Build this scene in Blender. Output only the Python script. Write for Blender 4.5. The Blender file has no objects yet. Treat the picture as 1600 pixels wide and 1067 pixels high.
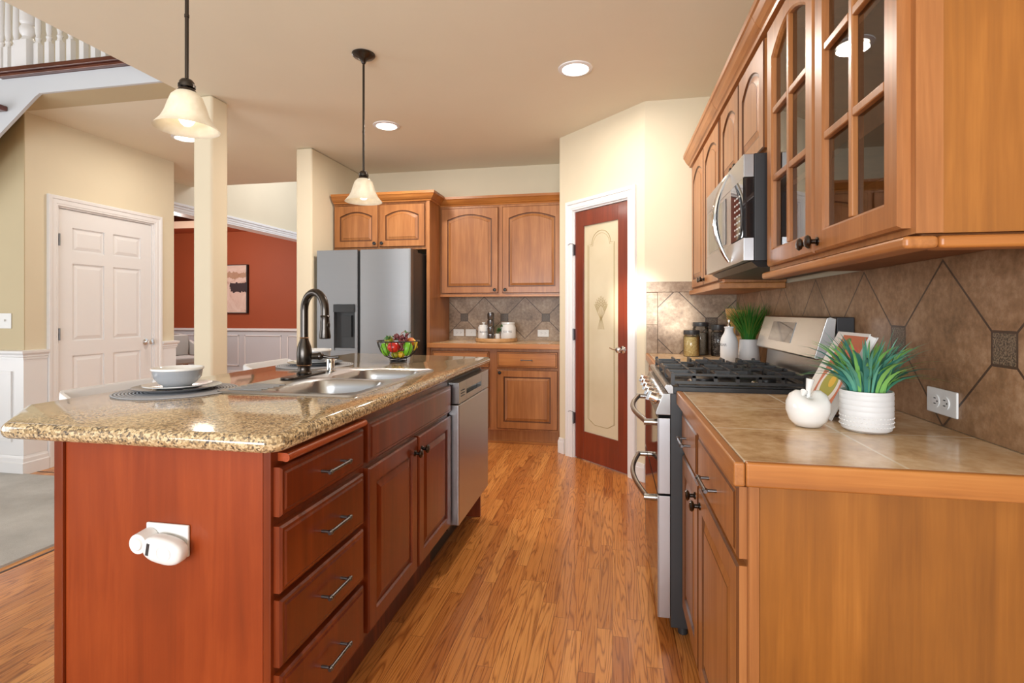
import bpy, bmesh, math, random
from mathutils import Vector, Matrix
random.seed(7)
PI = math.pi
C = bpy.context.scene.collection
scene = bpy.context.scene

# ------------------------------------------------------------ camera, world, exposure
F_PX, YAW, HORIZON, CAM_H = 814.0, 0.1904, 486.7, 1.21
cam_data = bpy.data.cameras.new('camera')
cam_data.sensor_width = 36.0
cam_data.lens = F_PX / 1600 * 36.0
cam_data.shift_y = -(533.5 - HORIZON) / 1600
cam_data.clip_start = 0.05
cam = bpy.data.objects.new('camera', cam_data)
cam.location = (0, 0, CAM_H)
cam.rotation_euler = (PI / 2, 0, YAW)
C.objects.link(cam)
scene.camera = cam
vs = scene.view_settings
vs.view_transform = 'Standard'; vs.look = 'None'; vs.gamma = 1.0; vs.use_curve_mapping = False
vs.exposure = 0.0
w = bpy.data.worlds.new('world'); scene.world = w; w.use_nodes = True
w.node_tree.nodes['Background'].inputs[0].default_value = (0.93, 0.965, 1.0, 1)
w.node_tree.nodes['Background'].inputs[1].default_value = 0.80

def lamp(name, kind, loc, energy, color=(1, 1, 1), rot=(0, 0, 0), **kw):
    d = bpy.data.lights.new(name, kind); d.energy = energy; d.color = color
    for k, v in kw.items(): setattr(d, k, v)
    o = bpy.data.objects.new(name, d); o.location = loc; o.rotation_euler = rot
    C.objects.link(o); return o
def aim(o, t):
    o.rotation_euler = (Vector(t) - o.location).to_track_quat('-Z', 'Y').to_euler()
# added fill for window daylight behind and left, tilted up to brighten the ceiling
L = lamp('window_fill', 'AREA', (-0.9, -2.6, 1.3), 118, (0.93, 0.965, 1.0), (PI / 2, 0, 0), shape='RECTANGLE', size=3.2, size_y=1.4)
aim(L, (-0.9, 1.2, 2.7)); L.data.spread = math.radians(130)
L = lamp('window_fill_side', 'AREA', (-6.2, 0.6, 1.4), 42, (0.95, 0.975, 1.0), (0, 0, 0), shape='RECTANGLE', size=2.4, size_y=2.2)
aim(L, (-2.2, 2.6, 2.7)); L.data.spread = math.radians(130)
# two low shafts of sun that reach the pantry corner
for k, (t, e, a) in enumerate([((0.17, 3.86, 1.28), 3000, 5.0), ((0.42, 3.8, 1.17), 2600, 3.4)]):
    L = lamp('sun_through_window', 'SPOT', (-0.62 + 0.12 * k, -2.2, 1.95), e, (1, 0.96, 0.88), spot_size=math.radians(a), spot_blend=1.0, shadow_soft_size=0.05)
    aim(L, t)
# ceiling downlights: light sources (fixtures are built further down)
DOWN = [(-0.223, 3.21, 2.70), (-1.776, 3.907, 2.70), (-3.60, 3.86, 2.70)]
for i, p in enumerate(DOWN):
    lamp('downlight_lamp', 'AREA', (p[0], p[1], p[2] - 0.03), (22, 22, 8)[i], (1, 0.92, 0.82), shape='DISK', size=0.16)
lamp('dining_fill', 'POINT', (-6.6, 6.6, 2.1), 90, (1, 0.94, 0.88), shadow_soft_size=0.25)  # unseen light added to brighten the dining room
lamp('stairwell_fill', 'POINT', (-4.2, 4.1, 4.3), 18, (1, 0.94, 0.86), shadow_soft_size=0.25)  # added fill for the wall behind the balusters, no fixture there
lamp('entry_fill', 'POINT', (-3.9, 6.6, 3.6), 50, (0.96, 0.95, 1.0), shadow_soft_size=0.3)  # added point light for the tall space past the hall ceiling

# ------------------------------------------------------------ material helpers
def lin(r, g, b):
    f = lambda c: (c / 255 / 12.92) if c <= 10.3 else ((c / 255 + 0.055) / 1.055) ** 2.4
    return (f(r), f(g), f(b), 1)
class NT:
    def __init__(s, name):
        s.m = bpy.data.materials.new(name); s.m.use_nodes = True
        s.t = s.m.node_tree; s.b = s.t.nodes['Principled BSDF']; s.out = s.t.nodes['Material Output']
    def n(s, typ, **kw):
        nd = s.t.nodes.new(typ)
        for k, v in kw.items(): setattr(nd, k, v)
        return nd
    def link(s, a, b): s.t.links.new(a, b)
    def setin(s, nd, i, v):
        if hasattr(v, 'links') or isinstance(v, bpy.types.NodeSocket): s.link(v, nd.inputs[i])
        elif v is not None: nd.inputs[i].default_value = v
    def math(s, op, a, b=None, c=None):
        nd = s.n('ShaderNodeMath', operation=op)
        s.setin(nd, 0, a); s.setin(nd, 1, b); s.setin(nd, 2, c)
        return nd.outputs[0]
    def pos(s):
        g = s.n('ShaderNodeNewGeometry'); x = s.n('ShaderNodeSeparateXYZ'); s.link(g.outputs['Position'], x.inputs[0]); return x.outputs
    def obj(s):
        g = s.n('ShaderNodeTexCoord'); return g.outputs['Object']
    def comb(s, x, y, z):
        nd = s.n('ShaderNodeCombineXYZ'); s.setin(nd, 0, x); s.setin(nd, 1, y); s.setin(nd, 2, z); return nd.outputs[0]
    def mapping(s, v, scale=(1, 1, 1), loc=(0, 0, 0)):
        nd = s.n('ShaderNodeMapping'); s.link(v, nd.inputs[0]); nd.inputs['Scale'].default_value = scale
        if isinstance(loc, tuple): nd.inputs['Location'].default_value = loc
        else: s.link(loc, nd.inputs['Location'])
        return nd.outputs[0]
    def noise(s, v, scale=5, detail=3, rough=0.5, dist=0.0):
        nd = s.n('ShaderNodeTexNoise'); s.link(v, nd.inputs['Vector'])
        nd.inputs['Scale'].default_value = scale; nd.inputs['Detail'].default_value = detail
        nd.inputs['Roughness'].default_value = rough; nd.inputs['Distortion'].default_value = dist
        return nd.outputs['Fac']
    def ramp(s, f, stops):
        nd = s.n('ShaderNodeValToRGB'); s.link(f, nd.inputs[0]); e = nd.color_ramp.elements
        while len(e) < len(stops): e.new(0.5)
        for i, (p, c) in enumerate(stops): e[i].position = p; e[i].color = c
        return nd.outputs[0]
    def mix(s, f, a, b, mode='MIX'):
        nd = s.n('ShaderNodeMix', data_type='RGBA', blend_type=mode)
        s.setin(nd, 0, f); s.setin(nd, 6, a); s.setin(nd, 7, b); return nd.outputs[2]
    def bump(s, h, strength=0.2, dist=0.002):
        nd = s.n('ShaderNodeBump'); s.link(h, nd.inputs['Height']); nd.inputs['Strength'].default_value = strength
        nd.inputs['Distance'].default_value = dist; s.link(nd.outputs[0], s.b.inputs['Normal'])
    def set(s, col=None, rough=None, metal=None, coat=None, **kw):
        if col is not None: s.setin(s.b, 'Base Color', col)
        if rough is not None: s.setin(s.b, 'Roughness', rough)
        if metal is not None: s.b.inputs['Metallic'].default_value = metal
        if coat is not None: s.b.inputs['Coat Weight'].default_value = coat; s.b.inputs['Coat Roughness'].default_value = 0.12
        for k, v in kw.items(): s.b.inputs[k.replace('_', ' ')].default_value = v
        return s.m

def paint(name, c, rough=0.6, var=0.04, bumpy=0.05, **kw):
    t = NT(name); v = t.obj()
    n = t.noise(v, 3, 3)
    k = 1 - var
    col = t.ramp(n, [(0.3, (c[0] * k, c[1] * k, c[2] * k, 1)), (0.7, c)])
    if bumpy: t.bump(t.noise(v, 160, 2), bumpy, 0.001)
    return t.set(col, rough, **kw)
def wood(name, dark, mid, light, axis='z', rough=0.36, coat=0.12, blotch=0.5, fine=1.0):
    t = NT(name); o = t.n('ShaderNodeObjectInfo'); v = t.obj()
    off = t.n('ShaderNodeVectorMath', operation='SCALE'); t.link(t.comb(o.outputs['Random'], o.outputs['Random'], o.outputs['Random']), off.inputs[0]); off.inputs['Scale'].default_value = 9.0
    st = {'x': (1.2, 22, 22), 'y': (22, 1.2, 22), 'z': (22, 22, 1.2)}[axis]
    g = t.noise(t.mapping(v, st, off.outputs[0]), 1.0, 5, 0.62, 0.6)
    st2 = {'x': (6, 160, 160), 'y': (160, 6, 160), 'z': (160, 160, 6)}[axis]
    f = t.noise(t.mapping(v, st2), 1.0, 2, 0.5)
    b = t.noise(t.mapping(v, (3, 3, 1.6), off.outputs[0]), 1.0, 3, 0.6)
    s1 = t.math('MULTIPLY', g, 0.55); s2 = t.math('MULTIPLY', b, blotch * 0.7); s3 = t.math('MULTIPLY', f, 0.22 * fine)
    tot = t.math('ADD', t.math('ADD', s1, s2), s3)
    tot = t.math('DIVIDE', tot, 0.55 + blotch * 0.7 + 0.22 * fine)
    col = t.ramp(tot, [(0.34, dark), (0.5, mid), (0.64, light)])
    t.bump(f, 0.04, 0.001)
    return t.set(col, rough, coat=coat)
def metal(name, c, rough=0.3, brushed=None, **kw):
    t = NT(name)
    if brushed:
        st = {'x': (2, 300, 300), 'y': (300, 2, 300), 'z': (300, 300, 2)}[brushed]
        n = t.noise(t.mapping(t.obj(), st), 1.0, 2)
        r = t.math('MULTIPLY_ADD', n, 0.10, rough - 0.05)
        return t.set(c, r, 1.0, **kw)
    return t.set(c, rough, 1.0, **kw)
def emit(name, c, st):
    t = NT(name); t.b.inputs['Emission Color'].default_value = c; t.b.inputs['Emission Strength'].default_value = st
    return t.set(c, 0.5)
def glass(name, tint=(1, 1, 1, 1), refl=1.0, rough=0.0):
    t = NT(name); t.t.nodes.remove(t.b)
    tr = t.n('ShaderNodeBsdfTransparent'); tr.inputs[0].default_value = tint
    gl = t.n('ShaderNodeBsdfGlossy'); gl.inputs['Roughness'].default_value = rough
    fr = t.n('ShaderNodeFresnel'); fr.inputs[0].default_value = 1.5
    f = t.math('MULTIPLY', fr.outputs[0], refl)
    mx = t.n('ShaderNodeMixShader'); t.link(f, mx.inputs[0]); t.link(tr.outputs[0], mx.inputs[1]); t.link(gl.outputs[0], mx.inputs[2])
    t.link(mx.outputs[0], t.out.inputs[0]); return t.m

M = {}
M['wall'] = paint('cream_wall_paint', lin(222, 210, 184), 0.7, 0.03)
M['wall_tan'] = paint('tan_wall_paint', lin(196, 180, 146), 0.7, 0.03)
M['ceil'] = paint('tan_ceiling_paint', lin(230, 221, 200), 0.8, 0.02)
M['white'] = paint('white_trim_paint', lin(232, 231, 232), 0.35, 0.015, 0)
M['white_wall'] = paint('greyed_white_paint', lin(200, 203, 208), 0.55, 0.03, 0.03)  # white paint greyed to put the fascia's stairwell shade into its colour
M['red_wall'] = paint('rust_red_wall_paint', lin(158, 72, 34), 0.65, 0.04)
M['beige'] = paint('beige_crown_paint', lin(226, 200, 176), 0.6, 0.02)
M['maple'] = wood('honey_maple', lin(134, 82, 40), lin(160, 102, 54), lin(180, 122, 70), 'z')
M['maple_y'] = wood('honey_maple_long', lin(140, 86, 40), lin(168, 108, 56), lin(186, 126, 70), 'y')
M['maple_x'] = wood('honey_maple_cross', lin(144, 86, 38), lin(172, 108, 50), lin(188, 126, 64), 'x')
M['maple_end'] = wood('orange_maple_veneer', lin(124, 74, 26), lin(148, 91, 32), lin(172, 110, 44), 'z', blotch=0.9, fine=0.6)
M['maple_glaze'] = wood('brown_glaze_groove', lin(74, 40, 16), lin(94, 52, 22), lin(114, 68, 32), 'z', rough=0.4, coat=0.1)
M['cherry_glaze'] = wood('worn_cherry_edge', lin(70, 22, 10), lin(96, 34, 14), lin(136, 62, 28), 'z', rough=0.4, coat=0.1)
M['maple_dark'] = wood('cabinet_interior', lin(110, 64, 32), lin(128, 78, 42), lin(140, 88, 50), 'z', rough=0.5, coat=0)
M['cherry'] = wood('red_cherry_cabinet', lin(88, 31, 8), lin(110, 42, 11), lin(130, 54, 17), 'z', rough=0.3, coat=0.35, blotch=0.8, fine=0.4)
M['cherry_end'] = wood('red_cherry_end_panel', lin(112, 42, 11), lin(134, 53, 16), lin(152, 66, 24), 'z', rough=0.36, coat=0.2, blotch=1.0, fine=0.35)
M['cherry_y'] = wood('red_cherry_rail', lin(140, 56, 22), lin(168, 76, 34), lin(190, 98, 50), 'y', rough=0.3, coat=0.35)
M['cherry_door'] = wood('pantry_door_stain', lin(96, 32, 12), lin(118, 42, 17), lin(132, 50, 22), 'z', rough=0.32, coat=0.3, blotch=0.4, fine=0.4)
M['rail_wood'] = wood('dark_rail_wood', lin(62, 26, 16), lin(86, 38, 24), lin(112, 56, 36), 'x', rough=0.3, coat=0.4)
M['board'] = wood('pale_board_wood', lin(170, 126, 80), lin(196, 152, 104), lin(212, 172, 124), 'x', coat=0)
M['spoon'] = wood('spatula_wood', lin(196, 140, 76), lin(216, 164, 98), lin(226, 182, 120), 'z', coat=0)
M['leg_wood'] = wood('chair_leg_wood', lin(120, 72, 40), lin(150, 92, 54), lin(170, 110, 66), 'z')
M['steel'] = metal('stainless_steel', (0.50, 0.50, 0.51, 1), 0.32)
M['steel_y'] = metal('stainless_steel_long', (0.40, 0.395, 0.385, 1), 0.24)
M['steel_fridge'] = metal('fridge_steel', (0.26, 0.263, 0.27, 1), 0.5, 'x')
M['steel_sink'] = metal('sink_steel', (0.44, 0.44, 0.445, 1), 0.30)
M['chrome'] = metal('polished_chrome', (0.8, 0.8, 0.8, 1), 0.08)
M['nickel'] = metal('satin_nickel', (0.6, 0.58, 0.56, 1), 0.2)
M['bronze'] = metal('oil_rubbed_bronze', (0.075, 0.066, 0.060, 1), 0.27)
M['copper'] = metal('copper_edge', (0.55, 0.33, 0.2, 1), 0.3)
M['pewter'] = metal('dark_pewter', (0.20, 0.20, 0.21, 1), 0.32)
M['black'] = NT('black_enamel').set((0.012, 0.012, 0.013, 1), 0.35)
M['black_matte'] = NT('black_plastic').set((0.02, 0.02, 0.022, 1), 0.5)
M['iron'] = NT('cast_iron').set((0.018, 0.018, 0.019, 1), 0.36)
M['dark_grey'] = NT('dark_grey_enamel').set((0.032, 0.033, 0.035, 1), 0.38)
M['black_glass'] = NT('black_glass').set((0.015, 0.013, 0.013, 1), 0.04, Specular_IOR_Level=0.8)
M['oven_glass'] = NT('oven_glass').set((0.02, 0.016, 0.015, 1), 0.05, Specular_IOR_Level=0.7)
M['plastic'] = NT('white_plastic').set(lin(222, 222, 221), 0.35)
M['ceramic'] = NT('white_ceramic').set(lin(228, 228, 227), 0.12, coat=0.5)
M['ceramic_matte'] = NT('matte_white_ceramic').set(lin(214, 215, 217), 0.5)
M['grey_ceramic'] = NT('grey_ceramic').set(lin(150, 154, 160), 0.15, coat=0.5)
M['plate_grey'] = NT('dark_plate').set(lin(98, 100, 104), 0.2, coat=0.3)
M['fabric'] = paint('grey_upholstery', lin(176, 172, 168), 0.9, 0.1, 0.3)
M['text_grey'] = NT('grey_lettering').set(lin(118, 118, 122), 0.6)
M['glass'] = glass('clear_pane', (0.90, 0.90, 0.90, 1), 1.5)
M['jar_glass'] = glass('jar_glass', (0.985, 0.985, 0.98, 1), 1.0)
M['amber'] = metal('amber_lens', (0.55, 0.5, 0.3, 1), 0.15)
M['red_skin'] = paint('red_apple_skin', lin(204, 34, 24), 0.25, 0.3, 0, coat=0.5)
M['green_skin'] = paint('green_fruit_skin', lin(122, 196, 44), 0.35, 0.3, 0)
M['lime_skin'] = paint('olive_lime_skin', lin(158, 160, 40), 0.35, 0.2, 0)
M['yellow_skin'] = paint('yellow_fruit_skin', lin(226, 186, 44), 0.35, 0.2, 0)
M['orange_skin'] = paint('peach_skin', lin(216, 120, 62), 0.45, 0.3, 0)
M['grape_skin'] = paint('grape_skin', lin(112, 40, 52), 0.22, 0.4, 0, coat=0.4)
M['leaf_green'] = paint('leaf_green', lin(84, 130, 74), 0.5, 0.3, 0)
M['grass_green'] = paint('grass_green', lin(46, 126, 34), 0.5, 0.5, 0)
M['grass_yellow'] = paint('grass_yellow_green', lin(112, 138, 44), 0.5, 0.4, 0)
M['blade_teal'] = paint('blade_teal', lin(104, 176, 152), 0.45, 0.35, 0)
M['blade_green'] = paint('blade_green', lin(134, 194, 102), 0.45, 0.3, 0)
M['blade_dark'] = paint('blade_dark_teal', lin(62, 132, 122), 0.45, 0.3, 0)
M['paper'] = NT('page_paper').set(lin(232, 230, 228), 0.6)
M['rice'] = None

def frosted_bulb():
    t = NT('alabaster_glass'); n = t.noise(t.obj(), 14, 4, 0.6, 1.0)
    col = t.ramp(n, [(0.3, lin(226, 214, 190)), (0.7, lin(244, 236, 218))])
    t.b.inputs['Transmission Weight'].default_value = 0.25
    t.b.inputs['Emission Strength'].default_value = 0.10
    t.link(col, t.b.inputs['Emission Color'])
    return t.set(col, 0.35)
M['alabaster'] = frosted_bulb()
M['bulb'] = emit('lit_bulb', (1, 0.88, 0.68, 1), 5.0)
M['lens'] = emit('lit_lens', (1, 0.93, 0.80, 1), 9.0)

def mk_floor():
    t = NT('oak_strip_floor'); X, Y, Z = t.pos()
    W = 0.057
    row = t.math('FLOOR', t.math('DIVIDE', X, W))
    wn = t.n('ShaderNodeTexWhiteNoise', noise_dimensions='1D'); t.link(row, wn.inputs['W'])
    ys = t.math('ADD', t.math('DIVIDE', Y, 0.72), t.math('MULTIPLY', wn.outputs['Value'], 7.3))
    pl = t.math('FLOOR', ys)
    wn2 = t.n('ShaderNodeTexWhiteNoise', noise_dimensions='2D'); t.link(t.comb(row, pl, 0.0), wn2.inputs['Vector'])
    r = wn2.outputs['Value']
    vec = t.comb(t.math('ADD', X, t.math('MULTIPLY', r, 31.0)), t.math('ADD', Y, t.math('MULTIPLY', r, 57.0)), 0.0)
    n0 = t.noise(t.mapping(vec, (13, 0.9, 1)), 1.0, 2, 0.45, 0.25)
    g1 = t.math('ABSOLUTE', t.math('SUBTRACT', t.math('FRACT', t.math('MULTIPLY', n0, 17.0)), 0.5))
    g2 = t.noise(t.mapping(vec, (260, 6, 1)), 1.0, 3, 0.6)
    base = t.ramp(r, [(0.0, lin(182, 110, 52)), (0.2, lin(200, 128, 64)), (0.6, lin(212, 140, 72)), (0.88, lin(224, 156, 86)), (1.0, lin(168, 98, 46))])
    dark = t.ramp(g1, [(0.0, (0.52, 0.42, 0.34, 1)), (0.10, (0.78, 0.70, 0.62, 1)), (0.24, (1, 1, 1, 1)), (0.5, (1, 1, 1, 1))])
    c = t.mix(1.0, base, dark, 'MULTIPLY')
    fine = t.ramp(g2, [(0.36, (0.80, 0.74, 0.68, 1)), (0.55, (1, 1, 1, 1))])
    c = t.mix(0.75, c, fine, 'MULTIPLY')
    fx = t.math('FRACT', t.math('DIVIDE', X, W)); fy = t.math('FRACT', ys)
    ex = t.math('MINIMUM', fx, t.math('SUBTRACT', 1.0, fx)); ey = t.math('MULTIPLY', t.math('MINIMUM', fy, t.math('SUBTRACT', 1.0, fy)), 12.6)
    gap = t.math('LESS_THAN', t.math('MINIMUM', ex, ey), 0.013)
    c = t.mix(gap, c, lin(104, 52, 26))
    t.bump(t.math('SUBTRACT', t.math('MULTIPLY', g2, 0.25), gap), 0.12, 0.001)
    return t.set(c, t.math('MULTIPLY_ADD', g2, 0.12, 0.23), coat=0.25)
M['floor'] = mk_floor()
def mk_granite():
    t = NT('speckled_granite'); v = t.obj()
    vo = t.n('ShaderNodeTexVoronoi'); t.link(v, vo.inputs['Vector']); vo.inputs['Scale'].default_value = 210
    x = t.n('ShaderNodeSeparateColor'); t.link(vo.outputs['Color'], x.inputs[0])
    n = t.noise(v, 60, 4, 0.6)
    f = t.math('ADD', t.math('MULTIPLY', x.outputs[0], 0.72), t.math('MULTIPLY', n, 0.4))
    c = t.ramp(f, [(0.14, lin(58, 54, 52)), (0.25, lin(104, 92, 78)), (0.42, lin(152, 128, 94)), (0.62, lin(184, 158, 118)), (0.85, lin(212, 190, 152))])
    return t.set(c, 0.07, coat=0.5, Specular_IOR_Level=0.65)
M['granite'] = mk_granite()
def mk_diamond(name, axis, u0, z0, p, base):
    """axis: which world axis is horizontal (0 x, 1 y). Inserts centred at u0 + k p on height z0."""
    t = NT(name); P = t.pos(); U = P[axis]; Z = P[2]
    u = t.math('SUBTRACT', t.math('FRACT', t.math('ADD', t.math('DIVIDE', t.math('SUBTRACT', U, u0), p), 0.5)), 0.5)
    u = t.math('MULTIPLY', t.math('ABSOLUTE', u), p)                     # distance to nearest insert column
    z = t.math('ABSOLUTE', t.math('SUBTRACT', Z, z0))
    # diagonals run from insert corners to the mid points above and below
    d = t.math('ABSOLUTE', t.math('SUBTRACT', t.math('ADD', t.math('MULTIPLY', u, 1.0), t.math('MULTIPLY', z, -1.0)), 0.0))
    diag = t.math('LESS_THAN', d, 0.0042)
    mx = t.math('MAXIMUM', u, z)
    ins = t.math('LESS_THAN', mx, 0.036)
    ring = t.math('LESS_THAN', t.math('ABSOLUTE', t.math('SUBTRACT', mx, 0.0375)), 0.003)
    v = t.comb(P[0], P[1], P[2])
    n1 = t.noise(v, 7, 5, 0.6); n2 = t.noise(v, 42, 5, 0.65)
    f = t.math('ADD', t.math('MULTIPLY', n1, 0.55), t.math('MULTIPLY', n2, 0.45))
    c = t.ramp(f, [(0.34, base[0]), (0.5, base[1]), (0.66, base[2])])
    sp = t.ramp(t.noise(v, 260, 3, 0.7), [(0.40, lin(60, 48, 38)), (0.60, lin(128, 110, 90))])
    c = t.mix(ins, c, sp)
    grout = t.math('MAXIMUM', t.math('MULTIPLY', diag, t.math('SUBTRACT', 1.0, ins)), ring)
    c = t.mix(grout, c, lin(72, 54, 42))
    t.bump(t.math('SUBTRACT', t.math('MULTIPLY', n2, 0.3), grout), 0.5, 0.002)
    return t.set(c, 0.42)
tile_cols = (lin(112, 90, 70), lin(152, 128, 104), lin(184, 164, 140))
tile_cols_r = (lin(104, 76, 50), lin(142, 108, 78), lin(172, 140, 110))
M['splash_back'] = mk_diamond('slate_diamond_tile_back', 0, -1.089, 1.148, 0.427, tile_cols)
M['splash_right'] = mk_diamond('slate_diamond_tile_right', 1, 1.738, 1.128, 0.427, tile_cols_r)
M['splash_end'] = mk_diamond('slate_diamond_tile_end', 0, 0.672, 1.128, 0.47, tile_cols)
def mk_stone():
    t = NT('slate_border_tile'); v = t.obj(); n1 = t.noise(v, 9, 5, 0.6); n2 = t.noise(v, 50, 4, 0.6)
    c = t.ramp(t.math('ADD', t.math('MULTIPLY', n1, 0.55), t.math('MULTIPLY', n2, 0.45)), [(0.3, tile_cols[0]), (0.5, tile_cols[1]), (0.68, tile_cols[2])])
    t.bump(n2, 0.2, 0.001); return t.set(c, 0.42)
M['stone'] = mk_stone()
def mk_counter(name, xs, ys):
    t = NT(name); P = t.pos(); g = None
    for ax, vals in ((0, xs), (1, ys)):
        for k in vals:
            d = t.math('LESS_THAN', t.math('ABSOLUTE', t.math('SUBTRACT', P[ax], k)), 0.0030)
            g = d if g is None else t.math('MAXIMUM', g, d)
    v = t.comb(P[0], P[1], P[2]); n1 = t.noise(v, 6, 5, 0.62, 0.5); n2 = t.noise(v, 38, 5, 0.6)
    c = t.ramp(t.math('ADD', t.math('MULTIPLY', n1, 0.65), t.math('MULTIPLY', n2, 0.35)), [(0.36, lin(172, 134, 94)), (0.5, lin(208, 174, 132)), (0.64, lin(228, 202, 168))])
    c = t.mix(g, c, lin(236, 222, 200))
    t.bump(t.math('SUBTRACT', t.math('MULTIPLY', n2, 0.15), g), 0.35, 0.0015)
    return t.set(c, 0.24, coat=0.2)
M['counter_r'] = mk_counter('tan_counter_tile', [0.255, 0.545], [1.098, 1.40, 1.705, 2.9, 3.2, 3.5])
M['counter_b'] = mk_counter('tan_counter_tile_back', [-1.49, -1.18, -0.87, -0.57], [4.95])
def mk_carpet():
    t = NT('grey_carpet'); v = t.obj(); n = t.noise(v, 380, 3, 0.7); m = t.noise(v, 3, 4, 0.6)
    c = t.ramp(t.math('ADD', t.math('MULTIPLY', n, 0.5), t.math('MULTIPLY', m, 0.5)), [(0.35, lin(166, 164, 160)), (0.65, lin(206, 204, 200))])
    t.bump(n, 0.8, 0.006); return t.set(c, 0.95)
M['carpet'] = mk_carpet()
def mk_etched():
    t = NT('cream_etched_glass'); n = t.noise(t.obj(), 2.5, 3)
    c = t.ramp(n, [(0.3, lin(198, 184, 154)), (0.7, lin(214, 202, 174))])
    return t.set(c, 0.22, coat=0.4)
M['etched'] = mk_etched()
M['etch_line'] = NT('etched_line').set(lin(158, 138, 92), 0.5)
def mk_grain(name, stops, sc):
    t = NT(name); v = t.obj()
    vo = t.n('ShaderNodeTexVoronoi'); t.link(t.mapping(v, (1, 1, 1.6)), vo.inputs['Vector']); vo.inputs['Scale'].default_value = sc
    x = t.n('ShaderNodeSeparateColor'); t.link(vo.outputs['Color'], x.inputs[0])
    t.bump(vo.outputs['Distance'], 0.6, 0.004)
    return t.set(t.ramp(x.outputs[0], stops), 0.6)
M['rice'] = mk_grain('golden_rice', [(0.0, lin(198, 158, 84)), (0.5, lin(236, 208, 136)), (1.0, lin(252, 236, 184))], 300)
M['salt'] = mk_grain('pale_grain', [(0.0, lin(120, 110, 96)), (1.0, lin(172, 162, 146))], 240)
M['beans'] = mk_grain('dark_beans', [(0.0, lin(30, 26, 26)), (0.7, lin(70, 62, 58)), (1.0, lin(150, 140, 130))], 120)
def mk_canvas():
    t = NT('abstract_canvas'); v = t.obj()
    n = t.noise(v, 2.6, 6, 0.7, 1.5); n2 = t.noise(v, 9, 5, 0.7)
    c = t.ramp(n, [(0.30, lin(150, 100, 80)), (0.42, lin(206, 176, 162)), (0.70, lin(222, 202, 190))])
    s = t.n('ShaderNodeSeparateXYZ'); t.link(v, s.inputs[0])
    zz = t.math('ADD', s.outputs[2], t.math('MULTIPLY', n2, 0.22))
    band = t.math('LESS_THAN', t.math('ABSOLUTE', t.math('SUBTRACT', zz, 0.575)), 0.085)
    right = t.math('GREATER_THAN', t.math('ADD', s.outputs[0], t.math('MULTIPLY', n, 0.3)), 0.20)
    c = t.mix(t.math('MULTIPLY', band, right), c, lin(54, 38, 40))
    band2 = t.math('LESS_THAN', t.math('ABSOLUTE', t.math('SUBTRACT', zz, 0.80)), 0.05)
    c = t.mix(t.math('MULTIPLY', band2, 0.7), c, lin(150, 104, 62))
    return t.set(c, 0.7)
M['canvas'] = mk_canvas()
def mk_mat():
    t = NT('woven_ring_placemat'); v = t.obj()
    ln = t.n('ShaderNodeVectorMath', operation='LENGTH'); t.link(v, ln.inputs[0])
    s = t.math('SINE', t.math('MULTIPLY', ln.outputs['Value'], 620.0))
    c = t.ramp(t.math('MULTIPLY_ADD', s, 0.5, 0.5), [(0.1, lin(96, 98, 104)), (0.6, lin(178, 180, 186))])
    t.bump(s, 0.6, 0.002); return t.set(c, 0.7)
M['mat'] = mk_mat()

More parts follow.
